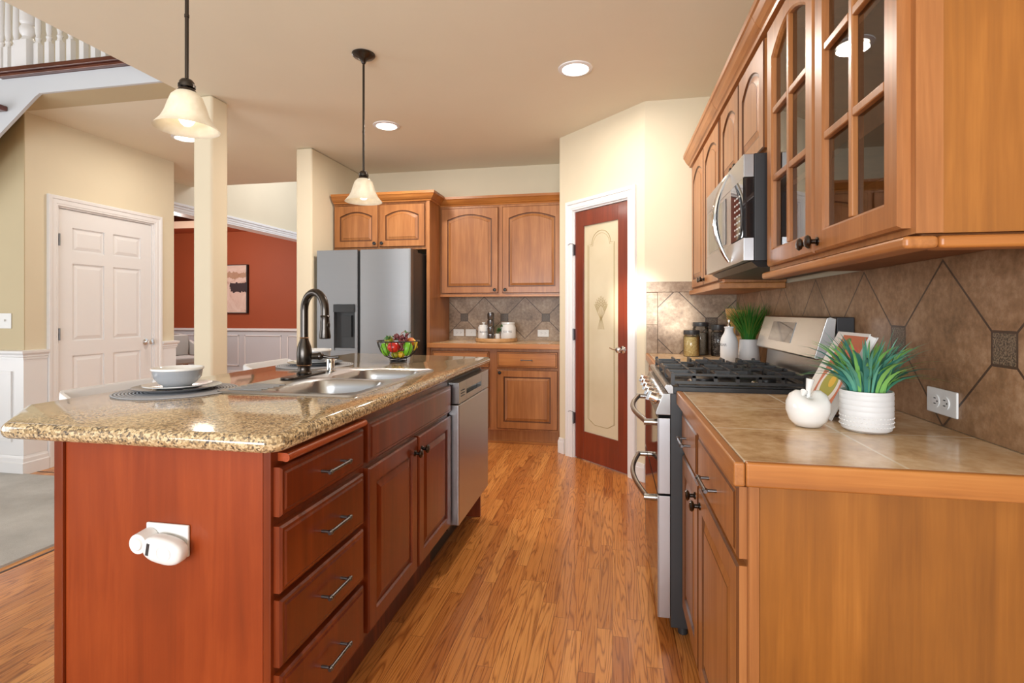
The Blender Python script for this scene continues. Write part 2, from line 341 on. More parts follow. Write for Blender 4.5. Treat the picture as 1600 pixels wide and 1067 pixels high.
# ------------------------------------------------------------ mesh helpers
class MB:
    def __init__(s, mat=None):
        s.bm = bmesh.new(); s.M = Matrix.Identity(4); s.mi = 0; s.mats = [mat] if mat else []
    def use(s, mat):
        if mat not in s.mats: s.mats.append(mat)
        s.mi = s.mats.index(mat); return s
    def v(s, p): return s.bm.verts.new(s.M @ Vector(p))
    def f(s, vs, smooth=False):
        try: fc = s.bm.faces.new(vs)
        except ValueError: return None
        fc.material_index = s.mi; fc.smooth = smooth; return fc
    def box(s, x0, x1, y0, y1, z0, z1):
        vs = [s.v((x, y, z)) for z in (z0, z1) for y in (y0, y1) for x in (x0, x1)]
        for q in ((0, 2, 3, 1), (4, 5, 7, 6), (0, 1, 5, 4), (2, 6, 7, 3), (0, 4, 6, 2), (1, 3, 7, 5)): s.f([vs[i] for i in q])
        return s
    def hexa(s, pts):
        vs = [s.v(p) for p in pts]
        for q in ((0, 3, 2, 1), (4, 5, 6, 7), (0, 1, 5, 4), (1, 2, 6, 5), (2, 3, 7, 6), (3, 0, 4, 7)): s.f([vs[i] for i in q])
        return s
    def prism(s, poly, a0, a1, axis='z'):
        def P(u, w, a):
            return {'z': (u, w, a), 'y': (u, a, w), 'x': (a, u, w)}[axis]
        A = [s.v(P(u, w, a0)) for u, w in poly]; B = [s.v(P(u, w, a1)) for u, w in poly]
        s.f(A[::-1]); s.f(B); n = len(poly)
        for i in range(n): s.f([A[i], A[(i + 1) % n], B[(i + 1) % n], B[i]])
        return s
    def ring(s, c, ax, r, seg, ph=0.0):
        ax = Vector(ax).normalized(); t = Vector((0, 0, 1)) if abs(ax.z) < 0.9 else Vector((1, 0, 0))
        a = ax.cross(t).normalized(); b = ax.cross(a)
        return [s.v(Vector(c) + (a * math.cos(ph + 2 * PI * i / seg) + b * math.sin(ph + 2 * PI * i / seg)) * r) for i in range(seg)]
    def rings(s, rs, cap=True, smooth=True):
        for A, B in zip(rs, rs[1:]):
            n = len(A)
            for i in range(n): s.f([A[i], A[(i + 1) % n], B[(i + 1) % n], B[i]], smooth)
        if cap: s.f(rs[0][::-1]); s.f(rs[-1])
        return s
    def cyl(s, p0, p1, r0, r1=None, seg=16, cap=True):
        r1 = r0 if r1 is None else r1; d = Vector(p1) - Vector(p0)
        return s.rings([s.ring(p0, d, r0, seg), s.ring(p1, d, r1, seg)], cap)
    def tube(s, pts, r, seg=10, cap=True):
        pts = [Vector(p) for p in pts]; rs = []; n = len(pts); ref = None
        for i, p in enumerate(pts):
            d = (pts[min(i + 1, n - 1)] - pts[max(i - 1, 0)]).normalized()
            if ref is None:
                t = Vector((0, 0, 1)) if abs(d.z) < 0.9 else Vector((1, 0, 0)); ref = d.cross(t).normalized()
            ref = (ref - d * ref.dot(d)).normalized(); b = d.cross(ref)
            rr = r[i] if isinstance(r, (list, tuple)) else r
            rs.append([s.v(p + (ref * math.cos(2 * PI * k / seg) + b * math.sin(2 * PI * k / seg)) * rr) for k in range(seg)])
        return s.rings(rs, cap)
    def lathe(s, prof, c=(0, 0, 0), seg=32, ax=(0, 0, 1), cap=False):
        ax = Vector(ax).normalized()
        rs = [s.ring(Vector(c) + ax * h, ax, max(r, 1e-4), seg) for r, h in prof]
        return s.rings(rs, cap)
    def ball(s, c, r, seg=14, sc=(1, 1, 1), rings=8):
        rs = []
        for j in range(1, rings):
            a = PI * j / rings
            rs.append([s.v((c[0] + r * sc[0] * math.sin(a) * math.cos(2 * PI * i / seg), c[1] + r * sc[1] * math.sin(a) * math.sin(2 * PI * i / seg), c[2] - r * sc[2] * math.cos(a))) for i in range(seg)])
        for A, B in zip(rs, rs[1:]):
            for i in range(seg): s.f([A[i], A[(i + 1) % seg], B[(i + 1) % seg], B[i]], True)
        b = s.v((c[0], c[1], c[2] - r * sc[2])); t = s.v((c[0], c[1], c[2] + r * sc[2]))
        for i in range(seg): s.f([b, rs[0][(i + 1) % seg], rs[0][i]], True); s.f([t, rs[-1][i], rs[-1][(i + 1) % seg]], True)
        return s
    def loft_loops(s, loops, fill=True):
        V = [[s.v(p) for p in lp] for lp in loops]
        for A, B in zip(V, V[1:]):
            n = len(A)
            for i in range(n): s.f([A[i], A[(i + 1) % n], B[(i + 1) % n], B[i]])
        if fill: s.f(V[-1])
        return V

LOC = {}
def wl(o): return LOC.get(o.name, Vector((0, 0, 0)))
def build(name, mb, parent=None, base=None, bevel=0.0, seg=2, smooth=None):
    """link the collected shapes as ONE mesh object; world-space vertices are moved to the object's base"""
    me = bpy.data.meshes.new(name); bm = mb.bm
    bmesh.ops.recalc_face_normals(bm, faces=bm.faces[:])
    b = wl(parent) if parent else Vector(base or (0, 0, 0))
    bmesh.ops.translate(bm, verts=bm.verts[:], vec=-b)
    bm.to_mesh(me); bm.free()
    for m in mb.mats: me.materials.append(m)
    o = bpy.data.objects.new(name, me); C.objects.link(o)
    if parent: o.parent = parent; LOC[o.name] = b
    else: o.location = b; LOC[o.name] = b
    if bevel:
        md = o.modifiers.new('bevel', 'BEVEL'); md.width = bevel; md.segments = seg; md.limit_method = 'ANGLE'; md.angle_limit = math.radians(40)
        md.harden_normals = True
        for p in me.polygons: p.use_smooth = True
        me.set_sharp_from_angle(angle=math.radians(38))
    elif any(p.use_smooth for p in me.polygons): me.set_sharp_from_angle(angle=math.radians(42))
    return o
def tag(o, label, cat, group=None, kind=None):
    o['label'] = label; o['category'] = cat
    if group: o['group'] = group
    if kind: o['kind'] = kind
    return o
def thing(name, label, cat, loc, group=None):
    o = bpy.data.objects.new(name, None); o.empty_display_size = 0.1; C.objects.link(o); o.location = loc
    LOC[o.name] = Vector(loc); return tag(o, label, cat, group)
def struct(name, mb, label=None, **kw):
    o = build(name, mb, **kw)
    if not kw.get('parent'):
        o['kind'] = 'structure'
        if label: o['label'] = label
    return o
def box(name, mat, b, parent=None, base=None, bevel=0.0, **kw):
    return build(name, MB(mat).box(*b), parent, base, bevel, **kw)
def sbox(name, mat, b, label=None, bevel=0.0, parent=None):
    return struct(name, MB(mat).box(*b), label, bevel=bevel, parent=parent)
def dup(root, loc, label=None, group=None, rotz=None):
    r = root.copy(); C.objects.link(r); r.location = loc; LOC[r.name] = Vector(loc)
    if rotz is not None: r.rotation_euler.z = rotz
    if label: r['label'] = label
    if group: r['group'] = group
    def kids(a, b):
        for ch in list(a.children):
            c = ch.copy(); C.objects.link(c); c.parent = b; kids(ch, c)
    kids(root, r); return r

def frame(o, u, n):
    """matrix: local x = u, local y = -n (n points out of the face), local z = up"""
    u = Vector(u).normalized(); n = Vector(n).normalized(); z = Vector((0, 0, 1))
    m = Matrix.Identity(4)
    m.col[0][:3] = u; m.col[1][:3] = -n; m.col[2][:3] = z; m.col[3][:3] = Vector(o)
    return m
def door_loop(w, h, ins, y, arch, N=10):
    x0, x1, z0, z1 = ins, w - ins, ins, h - ins
    pts = [(x0, y, z0), (x1, y, z0)]
    for i in range(N + 1):
        k = i / N; x = x1 + (x0 - x1) * k
        z = z1 - arch * (1 - math.sin(PI * (0.12 + 0.76 * k))) / (1 - math.sin(PI * 0.12)) if arch else z1
        pts.append((x, y, z))
    return pts
def panel_front(mb, w, h, t=0.02, fw=0.055, arch=0.0, raised=True, flat=False, glaze=None):
    """one framed door or drawer front, local: x 0..w, z 0..h, front face at y=-t"""
    b = [door_loop(w, h, 0, 0, 0), door_loop(w, h, 0, -t + 0.005, 0), door_loop(w, h, 0.005, -t, 0)]
    if flat:
        b += [door_loop(w, h, 0.012, -t, 0), door_loop(w, h, 0.017, -t - 0.003, 0)]
    else:
        b += [door_loop(w, h, fw, -t, arch), door_loop(w, h, fw + 0.004, -t + 0.007, arch), door_loop(w, h, fw + 0.012, -t + 0.007, arch),
              door_loop(w, h, fw + 0.032, -t + 0.001, arch), door_loop(w, h, fw + 0.034, -t, arch)]
    V = mb.loft_loops(b); mb.f(V[0][::-1])
    if glaze is not None:
        mb.bm.faces.ensure_lookup_table(); n = len(V[0]); mb.use(glaze); f0 = len(mb.bm.faces) - (len(b) - 1) * n - 2
        rows = (1, 3) if flat else (1, 3, 4, 6)
        for r_ in rows:
            for f in list(mb.bm.faces)[f0 + r_ * n: f0 + (r_ + 1) * n]: f.material_index = mb.mi
    return mb
def add_door(name, parent, o, u, n, w, h, mat, arch=0.0, fw=0.055, flat=False, t=0.02):
    mb = MB(mat); mb.M = frame(o, u, n); panel_front(mb, w, h, t, fw, arch, flat=flat, glaze=M['cherry_glaze'] if mat.name.startswith('red') else M['maple_glaze'])
    return build(name, mb, parent)
def add_knob(parent, p, n, s=1.0, mat='bronze', name='knob'):
    mb = MB(M[mat])
    mb.lathe([(0.011 * s, 0), (0.011 * s, 0.003), (0.006 * s, 0.006), (0.006 * s, 0.016), (0.014 * s, 0.020), (0.0165 * s, 0.025), (0.013 * s, 0.030), (0.003, 0.032)], p, 18, n, cap=True)
    return build(name, mb, parent)
def add_pull(parent, c, u, n, ln=0.10, mat='pewter'):
    c = Vector(c); u = Vector(u); n = Vector(n); mb = MB(M[mat])
    for sg in (-1, 1):
        q = c + u * sg * ln * 0.42
        mb.cyl(q, q + n * 0.028, 0.0042, seg=10)
        mb.ball(tuple(q + n * 0.028), 0.0075, 10, rings=6)
    mb.cyl(c - u * ln / 2 + n * 0.028, c + u * ln / 2 + n * 0.028, 0.0048, seg=10)
    return build('handle', mb, parent)
def text_mesh(body, size, mat, M4, parent=None, name='lettering', depth=0.0006, bend=None):
    cu = bpy.data.curves.new('t', 'FONT'); cu.body = body; cu.size = size; cu.align_x = 'CENTER'; cu.align_y = 'CENTER'; cu.extrude = depth
    o = bpy.data.objects.new('t', cu); C.objects.link(o); bpy.context.view_layer.update()
    me = bpy.data.meshes.new_from_object(o.evaluated_get(bpy.context.evaluated_depsgraph_get()))
    bpy.data.objects.remove(o); mb = MB(mat); mb.bm.free(); mb.bm = bmesh.new(); mb.bm.from_mesh(me)
    for v in mb.bm.verts:
        x, y, z = v.co
        if bend: a = x / bend; v.co = M4 @ Vector(((bend + z) * math.sin(a), -(bend + z) * math.cos(a), y))
        else: v.co = M4 @ Vector((x, -z, y))
    for f in mb.bm.faces: f.material_index = 0
    return build(name, mb, parent)

CZ = 2.70
# ============================================================ SETTING
sbox('floor', M['floor'], (-10.2, 1.2, -3.0, 8.6, -0.1, 0.0), 'honey oak strip floor')
mb = MB(M['ceil']); mb.box(-2.87, 0.97, -3.0, 5.40, CZ, CZ + 0.3); mb.box(-4.95, -2.87, 3.12, 5.40, CZ, CZ + 0.12)
struct('ceiling', mb, 'tan painted kitchen ceiling')
sbox('wall_right', M['wall'], (0.845, 0.97, -3.0, 3.805, 0, CZ), 'cream wall behind the range')
sbox('wall_back', M['wall'], (-2.68, -0.445, 5.25, 5.37, 0, CZ), 'cream wall behind the refrigerator')
sbox('wall_left', M['wall'], (-4.95, -4.30, 4.37, 4.47, 0, CZ), 'end of the cream closet wall')
# fridge side wall with rounded corners, pillar
sbox('wall_fridge', M['wall'], (-2.84, -2.68, 4.30, 5.37, 0, CZ), 'cream wall end beside the refrigerator', 0.018)
sbox('wall_pillar', M['wall'], (-2.85, -2.70, 3.12, 3.28, 0, CZ), 'square cream pillar behind the island', 0.02)
# closet wall with the white door
mb = MB(M['wall'])
mb.box(-4.40, -4.30, 3.126, 3.355, 0, CZ); mb.box(-4.40, -4.30, 4.235, 4.37, 0, CZ); mb.box(-4.40, -4.30, 3.355, 4.235, 2.045, CZ)
struct('wall_left', mb, 'cream wall around the white door')
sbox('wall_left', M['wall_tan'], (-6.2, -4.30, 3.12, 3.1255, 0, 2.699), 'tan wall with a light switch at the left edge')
# pantry corner
mb = MB(M['wall'])
mb.box(0.225, 0.97, 3.805, 3.92, 0, CZ); mb.box(-0.445, -0.33, 4.475, 5.37, 0, CZ)
A0 = Vector((-0.445, 4.475, 0)); du = Vector((1, -1, 0)).normalized(); dn = Vector((-1, -1, 0)).normalized(); LD = 0.9475
PD = frame(A0, du, dn)
mb.M = PD
mb.box(0, 0.178, 0, 0.10, 0, CZ); mb.box(0.795, LD, 0, 0.10, 0, CZ); mb.box(0.178, 0.795, 0, 0.10, 2.045, CZ)
struct('wall_pantry', mb, 'angled cream pantry wall')
# hall wall beyond, dining room opening with white header trim, dining room shell
mb = MB(M['wall']); mb.box(-5.05, -4.95, 4.47, 9.0, 2.46, 5.2); mb.box(-5.05, -4.95, 4.37, 4.9, 0, 2.46)
struct('wall_hall', mb, 'cream wall above the dining room opening')
mb = MB(M['white'])
mb.box(-5.0, -4.93, 4.9, 9.0, 2.375, 2.46); mb.box(-4.95, -4.915, 4.9, 9.0, 2.435, 2.465); mb.box(-4.95, -4.922, 4.9, 9.0, 2.405, 2.42); mb.box(-5.12, -4.935, 4.9, 9.0, 2.355, 2.38)
struct('trim_1', mb, 'white moulded header over the dining room opening', bevel=0.004)
YD = 8.40
sbox('wall_dining', M['red_wall'], (-10.2, -5.05, YD, YD + 0.1, 0.9, 3.2), 'rust red dining room wall')
sbox('wall_dining', M['red_wall'], (-10.3, -10.2, 4.4, YD, 0, 3.2), 'rust red dining room side wall')
mb = MB(M['red_wall']); mb.box(-10.2, -5.05, YD - 0.55, YD, 2.67, 2.70); mb.box(-10.2, -5.05, 4.4, YD, 2.98, 3.05)
mb.box(-5.6, -5.05, 4.4, YD - 0.55, 2.67, 2.7)
struct('ceiling', mb, 'red tray ceiling of the dining room')
sbox('trim_2', M['beige'], (-10.2, -5.6, YD - 0.60, YD - 0.55, 2.66, 2.78), 'beige crown around the tray ceiling', 0.004)
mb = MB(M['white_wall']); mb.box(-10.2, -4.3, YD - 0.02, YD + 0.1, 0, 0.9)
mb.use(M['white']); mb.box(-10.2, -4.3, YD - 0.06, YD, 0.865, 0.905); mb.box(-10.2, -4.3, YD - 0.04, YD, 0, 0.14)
x = -10.0
while x < -5.2:
    for (a, b, c, d) in ((x, x + 0.74, 0.765, 0.785), (x, x + 0.74, 0.22, 0.24), (x, x + 0.02, 0.22, 0.785), (x + 0.72, x + 0.74, 0.22, 0.785)): mb.box(a, b, YD - 0.034, YD - 0.02, c, d)
    x += 0.86
struct('trim_3', mb, 'white panelled wainscot in the dining room', bevel=0.003)
# stairwell: white fascia with a clipped corner, soffit, upper wall
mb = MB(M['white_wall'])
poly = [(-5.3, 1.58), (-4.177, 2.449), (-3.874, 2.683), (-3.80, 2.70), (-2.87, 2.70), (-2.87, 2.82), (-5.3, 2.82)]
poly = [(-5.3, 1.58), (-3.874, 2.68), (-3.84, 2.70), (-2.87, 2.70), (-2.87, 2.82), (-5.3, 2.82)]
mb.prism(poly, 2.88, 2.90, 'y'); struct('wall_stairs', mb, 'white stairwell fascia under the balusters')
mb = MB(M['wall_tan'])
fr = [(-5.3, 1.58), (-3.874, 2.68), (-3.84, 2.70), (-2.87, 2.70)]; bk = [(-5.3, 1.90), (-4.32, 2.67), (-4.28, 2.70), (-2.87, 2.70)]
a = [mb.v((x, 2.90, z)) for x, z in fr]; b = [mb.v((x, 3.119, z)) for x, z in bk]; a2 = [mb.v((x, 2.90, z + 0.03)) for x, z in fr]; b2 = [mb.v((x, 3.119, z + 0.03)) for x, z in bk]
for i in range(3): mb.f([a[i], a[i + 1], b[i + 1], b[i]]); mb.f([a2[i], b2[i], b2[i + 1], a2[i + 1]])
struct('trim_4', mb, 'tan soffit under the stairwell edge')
sbox('wall_upper', M['wall'], (-7.5, -2.8, 5.2, 5.3, 2.82, 5.4), 'cream wall upstairs behind the balusters')
sbox('wall_left_blocker', M['wall'], (-7.5, -7.4, -3.0, 3.12, 0, 5.4), 'unseen cream living room wall added to block light from the left')  # unseen wall, added to keep world light out of the foyer
sbox('wall_upper', M['wall'], (-2.87, -2.75, -3.0, 5.2, 3.0, 5.4), 'cream wall above the ceiling edge')
sbox('ceiling', M['ceil'], (-7.5, -2.75, -3.0, 5.4, 5.4, 5.5), 'upper stairwell ceiling')
# stair rail cap and balusters
rl = thing('stair_railing', 'white stair balusters and thick newel standing on a dark wood cap, upper left', 'railing', (-3.5, 2.95, 2.822))
build('cap_rail', MB(M['rail_wood']).box(-4.165, -2.875, 2.835, 3.06, 2.845, 2.878).box(-4.165, -2.875, 2.85, 3.05, 2.822, 2.845), rl, bevel=0.006)
def baluster_prof(h, sc=1.0, s0=0.30):
    return [(0.0165 * sc, s0), (0.012 * sc, s0 + .02), (0.017 * sc, s0 + .035), (0.0115 * sc, s0 + .05), (0.016 * sc, s0 + .08), (0.0165 * sc, s0 + .12), (0.0135 * sc, s0 + .35), (0.011 * sc, h)]
for x in (-4.265, -4.205, -4.135, -3.941, -3.847, -3.755, -3.663, -3.556, -3.461, -3.378):
    mb = MB(M['white']); mb.box(x - 0.019, x + 0.019, 2.931, 2.969, 2.879, 2.879 + 0.20); mb.lathe(baluster_prof(0.86, 1.15, 0.20), (x, 2.95, 2.879), 14, cap=True)
    build('baluster', mb, rl, bevel=0.003)
mb = MB(M['white']); mb.box(-4.08, -3.98, 2.90, 3.0, 2.879, 2.879 + 0.22)
mb.lathe([(0.048, 0.22), (0.036, 0.24), (0.03, 0.255), (0.046, 0.28), (0.048, 0.31), (0.034, 0.34), (0.046, 0.35), (0.046, 0.38), (0.044, 0.7), (0.03, 0.95)], (-4.03, 2.95, 2.879), 20, cap=True)
build('newel_post', mb, rl, bevel=0.004)
o = tag(build('stair_tread', MB(M['rail_wood']).box(-4.7, -4.105, 2.80, 2.879, 2.592, 2.628), base=(-4.4, 2.84, 2.592), bevel=0.008), 'dark wood tread end at the left edge below the cap rail', 'stair tread')

# chair rail, baseboards, wainscot of the closet corner
def sweep(mb, prof, path):
    rs = [[mb.v((p[0] + m[0] * o_, p[1] + m[1] * o_, z)) for o_, z in prof] for p, m in path]
    for A, B in zip(rs, rs[1:]):
        for i in range(len(prof)): mb.f([A[i], A[(i + 1) % len(prof)], B[(i + 1) % len(prof)], B[i]])
    mb.f(rs[0][::-1]); mb.f(rs[-1])
pathA = [((-6.2, 3.12), (0, -1)), ((-4.30, 3.12), (1, -1)), ((-4.30, 3.275), (1, 0))]
pathB = [((-4.30, 4.314), (1, 0)), ((-4.30, 4.47), (1, 1)), ((-4.9, 4.47), (0, 1))]
mb = MB(M['white'])
for pth in (pathA, pathB):
    sweep(mb, [(0.0, 0.14), (0.012, 0.14), (0.012, 0.852), (0.0, 0.852)], pth)
    sweep(mb, [(0.0, 0.853), (0.018, 0.853), (0.018, 0.868), (0.024, 0.874), (0.020, 0.884), (0.034, 0.900), (0.036, 0.916), (0.0, 0.922)], pth)
for (a, b, c, d) in ((-5.3, -4.3905, 0.74, 0.765), (-5.3, -4.3905, 0.24, 0.265), (-4.415, -4.3905, 0.2655, 0.7395)): mb.box(a, b, 3.096, 3.1079, c, d)
struct('trim_5', mb, 'white chair rail and wainscot by the white door')
mb = MB(M['white'])
for pth in (pathA, pathB): sweep(mb, [(0.0, 0.0), (0.030, 0.0), (0.030, 0.085), (0.024, 0.092), (0.022, 0.118), (0.017, 0.126), (0.0125, 0.139), (0.0, 0.139)], pth)
struct('baseboard_left', mb, 'white stepped baseboard')
mb = MB(M['white']); mb.M = PD
for b, c, d in ((0.016, 0, 0.10), (0.011, 0.10, 0.13)):
    mb.box(0.0, 0.07, -b, 0, c, d); mb.box(0.868, LD + 0.006, -b, 0, c, d)
mb.M = Matrix.Identity(4)
mb.box(-0.461, -0.445, 4.47, 4.62, 0, 0.10); mb.box(0.222, 0.25, 3.789, 3.805, 0, 0.10)
struct('baseboard_back', mb, 'white baseboard at the pantry corner', bevel=0.002)

# ---- generic casing around a door: local frame x along wall, y out = negative
def casing(name, Mx, u0, u1, h, wd, label):
    mb = MB(M['white']); mb.M = Mx
    prof = [(0.0, 0.0), (0.0, 0.012), (0.004, 0.015), (0.014, 0.015), (0.018, 0.018), (wd - 0.030, 0.018), (wd - 0.026, 0.024), (wd - 0.006, 0.026), (wd, 0.022), (wd, 0.0)]
    rs = []
    for (u, z, du_, dz_) in ((u0, 0, -1, 0), (u0, h, -1, 1), (u1, h, 1, 1), (u1, 0, 1, 0)):
        rs.append([mb.v((u + du_ * p, -t, z + dz_ * p)) for p, t in prof])
    for A, B in zip(rs, rs[1:]):
        for i in range(len(prof)): mb.f([A[i], A[(i + 1) % len(prof)], B[(i + 1) % len(prof)], B[i]])
    mb.f(rs[0]); mb.f(rs[-1])
    mb.box(u0 + 0.0005, u0 + 0.012, 0.0, 0.09, 0, h - 0.0005); mb.box(u1 - 0.012, u1 - 0.0005, 0.0, 0.09, 0, h - 0.0005); mb.box(u0 + 0.0125, u1 - 0.0125, 0.0, 0.09, h - 0.012, h - 0.0005)
    return struct(name, mb, label)
WL = frame((-4.30, 3.12, 0), (0, 1, 0), (1, 0, 0))
casing('trim_6', WL, 0.235, 1.115, 2.045, 0.078, 'white casing of the six panel door')
casing('trim_7', PD, 0.178, 0.795, 2.045, 0.078, 'white casing of the pantry door')
# six panel door
d1 = bpy.data.objects.new('door_1', None); C.objects.link(d1); d1.location = (-4.315, 3.8, 0.01); LOC['door_1'] = Vector(d1.location); d1['kind'] = 'structure'; d1['label'] = 'white six panel door with a chrome knob'
mb = MB(M['white']); mb.M = WL
U0, U1 = 0.249, 1.101; DW_ = U1 - U0
xc = [0, 0.115, 0.115 + 0.27, DW_ - 0.115 - 0.27, DW_ - 0.115, DW_]
zr = [0.01, 0.23, 0.85, 0.97, 1.60, 1.70, 1.89, 2.03]
yf = 0.012
mb.box(U0, U1, yf + 0.012, yf + 0.035, 0.01, 2.03)
for i in (0, 2, 4):
    mb.box(U0 + xc[i], U0 + xc[i + 1], yf, yf + 0.0125, zr[0], zr[7])
for k in (0, 2, 4, 6):
    for i in (1, 3): mb.box(U0 + xc[i], U0 + xc[i + 1], yf, yf + 0.0125, zr[k], zr[k + 1])
for k in (1, 3, 5):
    for i in (1, 3):
        x0, x1, z0, z1 = U0 + xc[i], U0 + xc[i + 1], zr[k], zr[k + 1]
        lp = []
        for ins, y in ((0.0, yf + 0.011), (0.012, yf + 0.011), (0.04, yf + 0.002), (0.042, yf + 0.002)):
            lp.append([(x0 + ins, y, z0 + ins), (x1 - ins, y, z0 + ins), (x1 - ins, y, z1 - ins), (x0 + ins, y, z1 - ins)])
        mb.loft_loops(lp)
build('door_leaf', mb, d1)
mb = MB(M['chrome']); mb.M = WL; kx = U1 - 0.065
mb.lathe([(0.03, 0), (0.03, 0.006), (0.012, 0.010), (0.012, 0.035), (0.022, 0.042), (0.027, 0.055), (0.022, 0.068), (0.004, 0.072)], (kx, yf, 0.925), 20, (0, -1, 0), cap=True)
mb.box(U1 + 0.001, U1 + 0.014, -0.004, 0.01, 0.89, 0.96)
build('door_handle', mb, d1)
for z in (1.78, 1.03, 0.25):
    mb = MB(M['pewter']); mb.M = WL; mb.box(U0 - 0.012, U0 + 0.008, -0.004, 0.011, z - 0.045, z + 0.045); mb.cyl((U0 - 0.002, -0.008, z - 0.048), (U0 - 0.002, -0.008, z + 0.048), 0.006, seg=10)
    build('hinge', mb, d1)
# pantry door
d2 = bpy.data.objects.new('door_2', None); C.objects.link(d2); d2.location = (-0.10, 4.14, 0.008); LOC['door_2'] = Vector(d2.location); d2['kind'] = 'structure'; d2['label'] = 'red stained pantry door with an etched glass pane'
u0, u1 = 0.191, 0.782
mb = MB(M['cherry_door']); mb.M = PD
gu0, gu1, gz0, gz1 = u0 + 0.098, u1 - 0.105, 0.235, 1.905
mb.box(u0, gu0, 0.01, 0.045, 0.008, 2.03); mb.box(gu1, u1, 0.01, 0.045, 0.008, 2.03)
mb.box(gu0, gu1, 0.01, 0.045, 0.008, gz0); mb.box(gu0, gu1, 0.01, 0.045, gz1, 2.03)
build('door_frame', mb, d2, bevel=0.002)
mb = MB(M['etched']); mb.M = PD; mb.box(gu0, gu1, 0.022, 0.030, gz0, gz1); pane = build('glass_pane', mb, d2); pane['label'] = 'cream etched glass with a wheat sheaf'
mb = MB(M['etch_line']); mb.M = PD; gw = gu1 - gu0
def line(pts, r=0.0018): mb.tube([(x, 0.0215, z) for x, z in pts], r, 6)
for ins, rr in ((0.045, 0.0022), (0.056, 0.0012)):
    l_, r_ = gu0 + ins, gu1 - ins; zt = gz1 - 0.16 - (ins - 0.045); mid = (l_ + r_) / 2; ra = 0.105 - (ins - 0.045)
    line([(mid - ra, zt), (l_, zt), (l_, gz0 + 0.11), (mid - 0.07, gz0 + 0.07), (mid + 0.07, gz0 + 0.07), (r_, gz0 + 0.11), (r_, zt), (mid + ra, zt)], rr)
    line([(mid + ra * math.cos(a), zt + (ra * 1.0) * math.sin(a)) for a in [PI * k / 14 for k in range(15)]], rr)
mid = (gu0 + gu1) / 2
for k in range(-4, 5):
    a = k * 0.17; L_ = 0.15 - 0.010 * abs(k)
    p0 = (mid, 1.14); p1 = (mid + math.sin(a) * L_ * 0.9, 1.17 + math.cos(a) * L_)
    line([p0, ((p0[0] + p1[0]) / 2 + a * 0.01, (p0[1] + p1[1]) / 2), p1], 0.0011)
    for j in range(4):
        t = 0.62 + 0.12 * j; q = (p0[0] + (p1[0] - p0[0]) * t, p0[1] + (p1[1] - p0[1]) * t)
        for sg in (-1, 1): line([q, (q[0] + sg * 0.009 + math.sin(a) * 0.012, q[1] + 0.016)], 0.0013)
for k in range(-3, 4): line([(mid + k * 0.004, 1.15), (mid + k * 0.012, 1.07)], 0.001)
build('etching', mb, pane)
mb = MB(M['chrome']); mb.M = PD; kx = u1 - 0.05
mb.lathe([(0.028, 0), (0.028, 0.005), (0.011, 0.009), (0.011, 0.035), (0.018, 0.04), (0.024, 0.052), (0.020, 0.062), (0.004, 0.066)], (kx, 0.01, 0.925), 20, (0, -1, 0), cap=True)
mb.tube([(kx, -0.035, 0.925), (kx - 0.06, -0.04, 0.928), (kx - 0.10, -0.032, 0.935)], [0.008, 0.006, 0.004], 8)
build('door_handle', mb, d2)
for z in (1.72, 1.02, 0.33):
    mb = MB(M['pewter']); mb.M = PD; mb.box(u0 - 0.012, u0 + 0.004, -0.003, 0.009, z - 0.045, z + 0.045); mb.cyl((u0 - 0.004, -0.007, z - 0.048), (u0 - 0.004, -0.007, z + 0.048), 0.006, seg=10)
    if z != 1.02: mb.tube([(u0 - 0.004, -0.010, z + 0.05), (u0 - 0.03, -0.02, z + 0.055), (u0 - 0.06, -0.018, z + 0.045)], 0.0025, 6)
    build('hinge', mb, d2)

# carpet with its dark inlaid border in the floor
cp = [(-7.5, -1.5), (-2.83, -1.5), (-2.83, 3.10), (-7.5, 3.10)]
o = tag(build('area_carpet', MB(M['carpet']).prism(cp, 0.0, 0.012, 'z'), base=(-4.5, 1.0, 0.0)), 'pale grey carpet left of the kitchen island', 'carpet')
mb = MB(NT('dark_inlay').set(lin(48, 22, 14), 0.4)); mb.box(-2.79, -2.775, -1.5, 3.19, 0.0, 0.0012)
struct('trim_8', mb, 'thin dark inlay line in the oak floor')
sbox('trim_9', bpy.data.materials['dark_inlay'], (-4.3, -2.775, 3.185, 3.20, 0.0, 0.0012), 'thin dark inlay line at the carpet end')

# ============================================================ KITCHEN ISLAND
NX = (1, 0, 0); UY = (0, 1, 0)
isl = thing('island_cabinet', 'red cherry kitchen island base with four drawers and two sink doors', 'kitchen island', (-1.05, 1.7, 0))
FX = -0.765
mb = MB(M['cherry']); mb.box(FX - 0.02, FX, 1.062, 2.36, 0.188, 0.89)
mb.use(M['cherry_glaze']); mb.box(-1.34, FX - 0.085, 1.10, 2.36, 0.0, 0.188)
build('cabinet_front_frame', mb, isl, bevel=0.002)
mb = MB(M['cherry_end']); mb.box(-1.335, FX - 0.0205, 1.062, 1.085, 0.0, 0.89); mb.use(M['cherry']); mb.box(-1.362, -1.336, 1.055, 1.085, 0.0, 0.89)
build('end_panel', mb, isl, bevel=0.002)
mb = MB(M['cherry']); mb.box(-1.362, -1.345, 1.086, 3.03, 0.0, 0.89); mb.box(-1.344, FX, 2.975, 2.995, 0.0, 0.89); mb.box(-1.344, FX - 0.021, 1.086, 1.46, 0.19, 0.86)
build('back_panel', mb, isl)
dz = [(0.738, 0.852), (0.562, 0.716), (0.392, 0.546), (0.20, 0.374)]
for z0, z1 in dz:
    d = add_door('drawer', isl, (FX, 1.072, z0), UY, NX, 0.406, z1 - z0, M['cherry'], flat=True)
    add_pull(d, (FX + 0.022, 1.285, (z0 + z1) / 2), UY, NX, 0.115)
add_door('false_front', isl, (FX, 1.512, 0.738), UY, NX, 0.838, 0.125, M['cherry'], flat=True)
